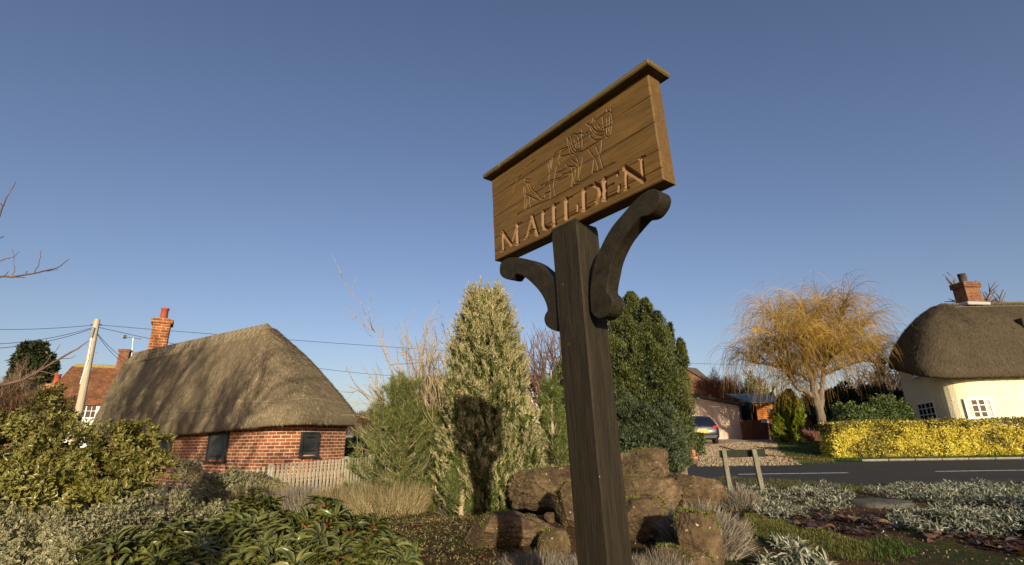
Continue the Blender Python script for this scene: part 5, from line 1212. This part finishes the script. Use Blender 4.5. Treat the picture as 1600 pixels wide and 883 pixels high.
for q in range(len(prof)-1):
    for k in range(nseg): F.append((q*nseg+k, q*nseg+(k+1) % nseg, (q+1)*nseg+(k+1) % nseg, (q+1)*nseg+k))
mb.add(V, F); M['disc'] = mat_noise('lichened_stone', [(.3, (.055,.050,.042)), (.7, (.15,.14,.115))], 14, .9, .6, .01, fine=60); mb.build('slab', M['disc'], st_, True)
# ------------------------------------------------------------------ golden hedge and shrubs beyond the road
hx0, hx1, hy = P(1312, 700, 19.6)[0], P(1900, 700, 19.6)[0], 20.05; zt = P(1450, 659, 19.7)[2]; zb = G(14, 19.6)
n = 52000; q = rng.random(n); top = q < .30; end = q > .95
X = hx0+(hx1-hx0)*rng.random(n)**1.25; Yh = hy+(rng.random(n)-.5)*1.0; Zh = zb+(zt-zb)*rng.random(n)**.9
D = rng.normal(size=(n,3))*.55
dent = np.array([mnoise.noise(Vector((x*.9, z*1.3, 2))) for x, z in zip(X, Zh)])*.20+np.array([mnoise.noise(Vector((x*3.3, z*3.3, 8))) for x, z in zip(X, Zh)])*.14
Zh = np.where(top, zt+dent*.7-.12*rng.random(n)**2, Zh); Yf = hy-.5+dent+.10*rng.random(n)
Yh = np.where(~top & ~end, Yf, Yh); X = np.where(end, hx0-.05+dent*1.0+.05*rng.random(n), X)
D += np.where(top[:,None], (0,-.2,.8), np.where(end[:,None], (-.8,0,.3), (0,-.8,.45)))
pp = np.stack([X, Yh, Zh], 1); dull = (np.array([mnoise.noise(Vector((x*.8, y*.8, z*1.5))) for x, y, z in pp]) > .10) & (rng.random(n) < .7) | (top & (rng.random(n) < .6)) | ((Zh > zt-.22) & (rng.random(n) < .45))
hc = np.array([(hx0+hx1)/2, hy, zb]); hedge = thing('golden_hedge', 'clipped bright yellow hedge along the far side of the road', 'hedge', hc)
nr_ = np.where(top[:,None], (0,0,1.), (0,-1.,.3))
inst('foliage', L_['gold'], (pp-hc)[~dull], unit(D[~dull]), T_LEAF, .075*(.6+.8*rng.random((~dull).sum())), .042, nrm=nr_[~dull], parent=hedge)
inst('dull_foliage', L_['gold_dull'], (pp-hc)[dull], unit(D[dull]), T_LEAF, .07*(.6+.8*rng.random(dull.sum())), .036, nrm=nr_[dull], parent=hedge)
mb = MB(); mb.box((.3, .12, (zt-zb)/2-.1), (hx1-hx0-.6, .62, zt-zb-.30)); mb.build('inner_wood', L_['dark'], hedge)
def band(name, label, us, Y, vt, hb, n, mat, L, W, rx_=1.2, cat='shrub', tm=T_LEAF, jit=.7, wob=6, up=.3, group=None, rin=.6):
    ls = []
    for u in us:
        p = P(u, vt+rng.normal()*wob, Y+rng.normal()*.4); r = rx_*(.8+.5*rng.random()); zb_ = G(p[0], p[1]); h_ = max(.3, (p[2]-zb_)); ls.append((p[0], p[1], zb_+h_*.45, r, r*.8, h_*.55))
    return bush(name, label, ls, n, mat, tm, L, W, cat, rin, up, jit, group)
band('laurel_shrub', 'glossy green shrub just behind the left end of the golden hedge', [1312,1330,1345], 22.5, 632, 0, 5000, L_['shrub'], .11, .055, .55)
band('laurel_shrub', 'leafy green shrub against the left corner of the cream cottage', [1375,1392,1405], 22.6, 622, 0, 5000, L_['shrub'], .13, .05, .45)
band('dark_evergreens', 'dark evergreen bank in shade behind the willow trunk', [1290,1315,1340,1365,1385], 30, 604, 0, 16000, L_['dark'], .2, .11, 1.4)
bush('cottage_bush', 'rounded brownish bush top showing over the hedge below the cottage windows', [tied(1478,652,20.9,(.35,.3,.5)), tied(1455,656,20.9,(.3,.3,.4)), tied(1498,655,20.9,(.3,.3,.4))], 4500, L_['gold_dull'], T_LEAF, .06, .035)
band('russet_shrub', 'russet brown twiggy shrub rising over the garage roof', [1100,1115,1130,1145], 37.5, 592, 0, 15000, L_['russet'], .34, .018, 1.0, tm=T_BLADE, jit=.5, up=.9)
band('pale_shrub', 'pale green variegated shrub above the shed roof', [1160,1172,1188], 36.5, 596, 0, 9000, L_['pale_shrub'], .16, .08, .8)
bush('ivy_clump', 'ivy clump on top of the low brick wall', [tied(1092,676,20.0,(.18,.2,.3)), tied(1078,682,20.1,(.25,.2,.16)), tied(1094,690,19.95,(.12,.15,.35))], 2200, L_['shrub'], T_LEAF, .06, .05)
# ------------------------------------------------------------------ willow
wb = base_at(1291, 25.6); wt = thing('golden_willow', 'bare golden weeping willow with a leaning forked trunk left of the yellow hedge', 'tree', wb); wl2 = lambda u, v, dy=0: P(u, v, 25.6+dy)-wb
tb, tw = Tubes(), Tubes()
def limb(pts, r0, r1, k=8): 
    pts = np.array(pts); t = np.linspace(0, 1, 14); ts_ = np.linspace(0, 1, len(pts)); q = np.stack([np.interp(t, ts_, pts[:,i]) for i in range(3)], 1)
    q[1:-1] = (q[:-2]+q[1:-1]*2+q[2:])/4+rng.normal(size=(12,3))*.02; tb.add(q, r0, r1, k); return q
trunk = limb([wl2(1293,692), wl2(1286,665), wl2(1279,640), wl2(1273,618), wl2(1271,600)], .21, .16, 12)
tr2 = limb([wl2(1281,645,.1), wl2(1285,618,.2), wl2(1285,590,.3), wl2(1288,560,.3)], .14, .085, 10)
lims = [tr2, limb([wl2(1276,625), wl2(1262,612), wl2(1248,608), wl2(1240,598), wl2(1236,582)], .14, .09), limb([wl2(1271,602), wl2(1262,575), wl2(1255,545), wl2(1252,520)], .14, .06), limb([wl2(1272,600,.1), wl2(1278,560,.2), wl2(1272,520,.3)], .12, .05),
        limb([wl2(1238,590), wl2(1215,560,-.4), wl2(1195,545,-.6)], .12, .05), limb([wl2(1288,565,.3), wl2(1315,535,.4), wl2(1345,520,.5)], .12, .05), limb([wl2(1286,585,.3), wl2(1320,570,.8), wl2(1360,560,.9)], .12, .05), limb([wl2(1255,540), wl2(1235,515,.8), wl2(1215,500,1.2)], .09, .04), limb([wl2(1273,540,.3), wl2(1300,505,-.6), wl2(1320,488,-.9)], .09, .04), limb([wl2(1238,585), wl2(1232,550,-1.2), wl2(1225,525,-2)], .1, .04), limb([wl2(1285,575,.3), wl2(1300,555,-1.3), wl2(1320,545,-2.2)], .1, .04), limb([wl2(1275,540,.2), wl2(1270,510,1.6), wl2(1265,495,2.4)], .09, .04), limb([wl2(1287,582,.2), wl2(1340,562,.3), wl2(1385,568,-.2)], .1, .035), limb([wl2(1262,590), wl2(1208,570,.5), wl2(1172,566,.8)], .1, .035)]
for lm in lims:
    for k in range(16):
        q0 = lm[rng.integers(5, 14)]; a = rng.random()*6.283; out = np.array([math.cos(a), math.sin(a)*.8, .55+.5*rng.random()]); pp, dd = curve(q0, out, .9+.9*rng.random(), .14, 6, .02); tb.add(pp, .020, .009, 5)
        for _ in range(18):                       # whips arch up, out, and hang
            q1 = pp[rng.integers(2, 7)]; L0 = 1.1+2.0*rng.random(); d0 = unit(np.array(dd)+rng.normal(size=3)*.6+np.array([0,0,.15])); w_ = [np.array(q1)]; m = 9
            g_ = .36+.32*rng.random(); L0 *= .9
            for s in range(m): d0 = unit(d0+np.array([0,0,-g_*(s/m+.25)])+rng.normal(size=3)*.05); w_.append(w_[-1]+d0*L0/m)
            w_ = [x for x in w_ if x[2] > 1.5]
            if len(w_) > 2: tw.add(w_, .0085, .0045, 3)
    for k in range(30):                           # straight thin wands at the top
        q0 = lm[-1-rng.integers(0, 3)]; pp, _ = curve(q0, rng.normal(size=3)*.55+np.array([0,0,.9]), .9+.8*rng.random(), .10, 6, -.04); tw.add(pp, .008, .003, 3)
tb.build('trunk', M['bark'], wt); tw.build('crown', M['willow'], wt)
# ------------------------------------------------------------------ bare trees
rng = np.random.default_rng(4); bt = base_at(722, 9.6); o = thing('pale_bare_shrub', 'pale bare branching shrub reaching left from behind the silver conifer', 'shrub', bt); tb, tw = Tubes(), Tubes()
for tgt, L0 in (((640,575),.40),((590,585),.45),((655,540),.36),((685,505),.34),((560,600),.5),((615,612),.42),((735,490),.3),((600,565),.4),((570,620),.48),((660,590),.42)):
    t3 = P(*tgt, 9.4+rng.normal()*.3)-bt; d = unit(t3-np.array([0,0,.3])); grow(tb, tw, (0,0,.2), d, np.linalg.norm(t3)*L0*1.2, .024, 4, .42, .04, .09, (3,4), .62, .0035)
tb.build('trunk', M['twig_pale'], o); tw.build('crown', M['twig_pale'], o)
rng = np.random.default_rng(21)
b = base_at(850, 17); bare_tree('purple_bare_tree', 'small purplish bare tree seen between the silver conifer and the sign post', b, P(850, 470, 17)[2]-b[2], M['twig_purple'], M['twig_purple'], 5, .09, .45, stems=2, tmin=.006)
proto = bare_tree('far_bare_tree', 'bare brown tree among the far trees right of the barn, nearest the barn roof', base_at(560, 52), 5.8, M['twig'], M['twig'], 5, .16, .55, 'far bare trees', tmin=.014)
GT = 'far bare trees'
def far(u, Y, vtop, label, rotz=0, wide=1.0):
    c = copy_tree(proto); b = base_at(u, Y); h = P(u, vtop, Y)[2]-b[2]; s = h/6.0; c.location = tuple(b); c.scale = (s*wide, s*wide, s); c.rotation_euler = (0,0,rotz); c['label'] = label; return c
b = base_at(562, 52); h = P(562, 625, 52)[2]-b[2]; proto.scale = (h/6*1.3, h/6*1.3, h/6)
far(590, 55, 622, 'bare brown tree left of the young pine, beyond the barn', 1, 1.2); far(645, 50, 606, 'bare brown tree standing above the young pine', 2, 1.3); far(672, 58, 612, 'bare tree between the young pine and the silver conifer', 3, 1.3); far(615, 60, 628, 'lowest bare tree behind the tip of the young pine', 4.2, 1.5)
far(8, 40, 545, 'thin bare tree at the left edge of the picture', 1.5, .6); far(40, 36, 600, 'bare tree beneath the dark far conifer', 2.2, 1.2); far(-30, 38, 560, 'bare tree cut off by the left edge', .4, .9); far(110, 44, 606, 'bare tree top left of the tiled roof', .9, .6)
far(1640, 34, 425, 'large bare tree rising behind the cottage ridge', 2.5, 1.0); far(1385, 42, 545, 'bare tree beyond the right side of the willow', 3.3, 1.2); far(1405, 46, 552, 'bare tree hard against the left edge of the dark thatch', 5.3, 1.1); far(1350, 48, 556, 'bare tree behind the golden willow crown', 5, 1.2); far(1150, 50, 590, 'bare tree far behind the shed roof', .3, 1.2); far(1085, 60, 600, 'bare tree far behind the garage', 1.3, 1.2); far(1230, 55, 570, 'bare tree seen through the left of the willow', 2.3, 1.2); far(900, 50, 600, 'bare tree hidden behind the sign post', 4.3, 1.2)
band('brown_hedgerow', 'brown leafless hedgerow beyond the barn at right', [530,560,590,620,655,690,720], 44, 655, 0, 24000, L_['brown'], .5, .03, 2.2, 'hedge', T_BLADE, .6, 5, .8)
band('brown_hedgerow', 'brown twiggy hedgerow at the left edge behind the holly', [-20,10,35,60,90], 30, 622, 0, 22000, L_['brown'], .45, .025, 1.5, 'hedge', T_BLADE, .6, 6, .8)
band('green_hedge', 'dark green hedge just right of the barn end wall', [548,570,592,615], 19, 684, 0, 9000, L_['shrub'], .09, .05, .8, 'hedge', wob=3)
band('far_hedgerow', 'long low brown hedgerow on the skyline behind the conifers', list(range(700, 1110, 30)), 60, 640, 0, 20000, L_['brown'], .6, .05, 2.6, 'hedge', T_BLADE, .6, 5, .8)
band('far_hedgerow', 'dark hedgerow on the skyline behind the cottage and willow', list(range(1120, 1460, 25)), 60, 628, 0, 20000, L_['dark'], .5, .2, 2.6, 'hedge', T_LEAF, .6, 5, .4)
bush('far_conifer', 'dark far conifer of two lobes at the left, above the hedgerow', [tied(48,536,48,(.7,.7,2.0)), tied(75,558,48,(.75,.7,1.8)), tied(36,568,48,(.6,.6,1.6)), tied(55,588,48,(1.3,1.0,1.8)), tied(64,538,48,(.5,.5,1.6))], 9000, L_['dark'], T_LEAF, .5, .26, 'conifer', .5, .4)
bush('far_conifer', 'small dark conifer behind the bare shrub, left of the silver conifer', [tied(685,590,26,(.8,.8,1.3)), tied(672,612,26,(.7,.7,1.0)), tied(700,615,26,(.7,.7,1.2))], 5000, L_['dark'], T_LEAF, .3, .15, 'conifer', .5, .4)
# little white house glimpsed between the conifers
wa, wbb = P(828, 588, 46), P(850, 588, 46)
wh, _, nr2, dr2, WO = gable_house('white_house', 'white house with a small paned window glimpsed left of the sign post', 'house', wa, wbb, P(845, 598, 46)[2]-.3, 4, 1.4, M['curtain'], M['tiles'])
q_ = (wa+wbb)/2-WO+np.array([nr2[0], nr2[1], 0])*2.02; q_[2] = P(840, 605, 44)[2]-1.4; window(wh, q_+np.array([-.4,0,0]), dr2, nr2, 1.3, .9, 3, 2, M['white'])
M['brown_roof'] = mat_plain('brown_roof', (.11,.085,.06), .9, var=.3); ha, hb_ = P(1070, 575, 58), P(1096, 575, 58); hb_[1] += 6; hb_[2] = ha[2]
gable_house('tiled_house', 'brown gabled house roof peeping out right of the dark cypress', 'house', ha, P(1088, 576, 66), P(1090, 600, 58)[2], 5, 1.6, M['brick_dark'], M['brown_roof'])
# bare branches entering from the left edge: a young tree just outside the picture
bl_ = base_at(-190, 4.1); yt = thing('left_bare_tree', 'bare garden tree at the left edge with thin twigs reaching into the sky', 'tree', bl_); q3 = lambda u, v, dy=0: P(u, v, 4.1+dy)-bl_
tb, tw = Tubes(), Tubes(); tb.add([(0,0,-.1), q3(-188,600), q3(-180,480), q3(-178,330), q3(-170,200)], .055, .025, 8)
def tw_(pts, r0, r1): pts = np.array([q3(*p) for p in pts]); t = np.linspace(0, 1, 16); s = np.linspace(0, 1, len(pts)); q = np.stack([np.interp(t, s, pts[:,i]) for i in range(3)], 1); q[1:-1] += rng.normal(size=(14,3))*.003; tw.add(q, r0, r1, 5)
tw_([(-185,650),(-60,625),(0,603),(30,596),(60,580),(95,560),(118,548),(128,540),(139,532)], .017, .003); tw_([(60,580),(75,562),(88,548),(94,538)], .004, .002); tw_([(30,596),(35,575),(20,562)], .004, .002); tw_([(95,560),(110,560),(118,556)], .003, .002); tw_([(62,580),(90,586),(95,587)], .003, .002); tw_([(0,606),(-30,560),(-50,500)], .008,.004)
tw_([(-180,480),(-80,440),(0,432),(25,433),(50,428),(80,422),(95,416),(108,405)], .012, .0025); tw_([(20,432),(23,420),(20,390)], .004, .002); tw_([(-60,420),(0,407),(20,402),(31,393)], .006, .002); tw_([(54,427),(62,410),(64,392)], .004, .002); tw_([(25,433),(40,434)], .003, .002); tw_([(6,432),(14,424)], .003, .002); tw_([(72,424),(90,421)], .003,.002); tw_([(40,430),(42,423)], .003,.002)
tw_([(-178,420),(-60,390),(-10,360),(2,330),(10,310),(18,296),(25,283)], .010, .0025); tw_([(4,322),(0,318),(-8,315)], .004, .002); tw_([(-20,385),(0,373),(6,369)], .004, .002)
tb.build('trunk', M['twig'], yt); tw.build('crown', M['twig_purple'], yt)
# trees behind the photographer: they stand where their shade falls in the picture
ST = 'bare trees on the near side of the garden'
rng = np.random.default_rng(33)
sp = bare_tree('garden_tree', 'bare garden tree behind the viewpoint whose shade falls on the barn roof', (-6.9, -7.5, 0), 11, M['bark'], M['twig'], 5, .20, .5, ST, tmin=.012, trunkf=.36)
def shade_tree(x, y, s, r, label, w_=1): c = copy_tree(sp); c.location = (x, y, G(x, y)); c.scale = (s*w_, s*w_, s); c.rotation_euler = (0,0,r); c['label'] = label
shade_tree(-10.8, -9, 1.0, 5.2, 'bare tree at the left behind the viewpoint', .8)
profile_tree('shade_caster', 'unseen slim conifer shape added behind the viewpoint to shade the leathery shrub', 805, 2.4, 448, .17, ([0,.2,.7,1], [.7,1,.8,.2]), 5000, L_['dark'], .08, .02, 1.2)[0].location = (-.50, -2.6, 0)  # unseen object added only to cast a dark band on the leathery shrub
bush('shade_shrub', 'unseen evergreen shrub added right of the view to shade the soil and road', [(8.6,3.2,.5,.9,.6,.8),(10.2,2.6,.5,1.1,.6,.9),(11.8,2.8,.5,1.1,.6,.8)], 6000, L_['dark'], T_LEAF, .12, .06)  # added out of view as a low shadow caster for soil and road
# ------------------------------------------------------------------ dark blue hatchback on the drive
car = thing('parked_car', 'dark blue hatchback parked tail outwards on the gravel drive before the garage', 'car', (0,0,0)); cy = 27.6; cR = P(1126, 690, cy)[0]; zc_ = G(8, cy); car.location = (cR-.86, cy, zc_); car.rotation_euler = (0, 0, R_(-6))
M['car'] = N('dark_blue_paint').fin((.008,.011,.024), .3, None, .35); M['tyre'] = mat_plain('tyre', (.014,.014,.014), .8); M['redlens'] = N('red_lens').fin((.42,.012,.01), .15, None, .6); M['plate'] = mat_plain('yellow_plate', (.70,.47,.04), .4, var=.03); M['black'] = mat_plain('black_plastic', (.02,.02,.022), .5)
# cross sections from the tail (y=0) to the nose (y=4.1): y, half width low, half width waist, half width roof, z sill, z waist, z top
S_ = [(0.0,.70,.76,.60,.34,.78,.86),(.05,.78,.83,.66,.27,.82,.97),(.16,.84,.86,.66,.25,.88,1.12),(.36,.86,.87,.62,.24,.92,1.34),(.62,.865,.875,.60,.24,.93,1.44),(1.2,.87,.88,.60,.24,.93,1.49),(2.0,.87,.88,.60,.24,.93,1.47),(2.6,.87,.87,.58,.24,.93,1.34),(3.05,.86,.86,.68,.24,.92,1.04),(3.6,.84,.82,.60,.24,.84,.90),(4.0,.76,.70,.5,.28,.66,.72),(4.1,.66,.6,.45,.34,.56,.6)]
V = []; F = []; m = 18
for (y, wl, ww, wr, z0, z1, z2) in S_:
    hf = [(0,z0),(wl*.8,z0),(wl,z0+.09),(ww+.01,(z0+z1)/2),(ww,z1),(ww-.03,z1+.03),(wr+.05,z2-.10),(wr-.02,z2-.025),(wr*.55,z2)]
    ring = [(x, y, z) for x, z in hf]+[(0, y, z2+.012)]+[(-x, y, z) for x, z in hf[:0:-1]]; V += ring
m = len(ring)
for i in range(len(S_)-1):
    for k in range(m): F.append((i*m+k, i*m+(k+1) % m, (i+1)*m+(k+1) % m, (i+1)*m+k))
F += [tuple(range(m))[::-1], tuple((len(S_)-1)*m+k for k in range(m))]; mb = MB(); mb.add(V, F); body = mb.build('body', M['car'], car, True)
mb = MB()
def rear(x, f): # point on the tail glass between waist and roof
    a = np.array([x*.80, .125, .99]); b = np.array([x*.60, .44, 1.375]); p = a+(b-a)*f; return p+np.array([0,-.03,.012])
xs_ = np.linspace(-1, 1, 9); g0 = [rear(x*.92, .0)+np.array([0,.03*x*x,0]) for x in xs_]; g1 = [rear(x*.95, 1)+np.array([0,.04*x*x,0]) for x in xs_]
for a, b, c, d in zip(g0[:-1], g0[1:], g1[1:], g1[:-1]): mb.quad(a, b, c, d)
mb.build('rear_window', M['glass'], body)
for s in (1,-1):
    mb = MB(); p = [(s*.79,.9,.965),(s*.78,2.75,.965),(s*.66,2.2,1.36),(s*.665,.75,1.36)]; mb.prism([(x+s*.06,y,z) if z < 1 else (x+s*.012,y,z) for x, y, z in p], (s*.012,0,0)); mb.build('side_window', M['glass'], body)
    mb = MB(); mb.add([(s*.52,-.012,.80),(s*.80,.03,.82),(s*.865,.22,.86),(s*.865,.26,.95),(s*.74,.06,.955),(s*.56,.01,.93),(s*.50,.06,.80),(s*.76,.10,.82),(s*.80,.24,.86),(s*.80,.28,.95),(s*.70,.12,.955),(s*.54,.08,.93)], [(0,1,4,5),(1,2,3,4),(6,7,10,11),(7,8,9,10),(0,1,7,6),(1,2,8,7),(2,3,9,8),(3,4,10,9),(4,5,11,10),(5,0,6,11)]); mb.build('tail_light', M['redlens'], car)
    mb = MB(); mb.box((s*.97,2.45,1.0), (.2,.12,.14), bev=.03); mb.build('mirror', M['car'], car)
    mb = MB(); mb.box((s*.62, -.004, .44), (.22,.02,.05), bev=.006); mb.build('reflector', M['redlens'], car)
    for y in (.75, 3.3):
        wv = MB(); wv.tube([(s*.66,y,.31),(s*.67,y,.31),(s*.86,y,.31),(s*.875,y,.31)], [.25,.31,.31,.26], 22); wh_ = wv.build('wheel', M['tyre'], car, True); wv = MB(); wv.tube([(s*.872,y,.31),(s*.885,y,.31)], [.21,.19], 18); wv.build('rim', M['metal'], wh_)
    mb = MB(); mb.tube([(s*.57,.75,1.47),(s*.57,.85,1.525),(s*.57,1.9,1.53),(s*.57,2.05,1.475)], .018, 6); mb.build('roof_rail', M['metal'], car)
mb = MB(); mb.box((0,-.015,.40), (1.36,.06,.20), bev=.03); mb.build('bumper', M['black'], car)
mb = MB(); mb.box((0,-.055,.46), (1.0,.02,.03), bev=.005); mb.build('bumper_trim', M['black'], car)
mb = MB(); mb.box((0,-.035,.66), (.60,.016,.13), R_(0), bev=.004); pl_ = mb.build('number_plate', M['plate'], car)
mb = MB(); mb.box((0,-.005,.78), (.5,.03,.03), bev=.008); mb.build('boot_handle', M['metal'], car)
mb = MB(); mb.tube([(0,-.03,.86),(0,-.012,.87)], [.05,.05], 14); mb.build('badge', M['metal'], car)
cu = bpy.data.curves.new('t', 'FONT'); cu.body = 'AK63 LFJ'; cu.size = .125; cu.align_x = 'CENTER'; cu.align_y = 'CENTER'; cu.extrude = .001; to = bpy.data.objects.new('t', cu); col.objects.link(to)
me_ = bpy.data.meshes.new_from_object(to.evaluated_get(bpy.context.evaluated_depsgraph_get())); bpy.data.objects.remove(to); me_.materials.append(M['black']); o = bpy.data.objects.new('plate_characters', me_); col.objects.link(o); o.parent = pl_; o.location = (0,-.0455,.66); o.rotation_euler = (R_(90),0,0)
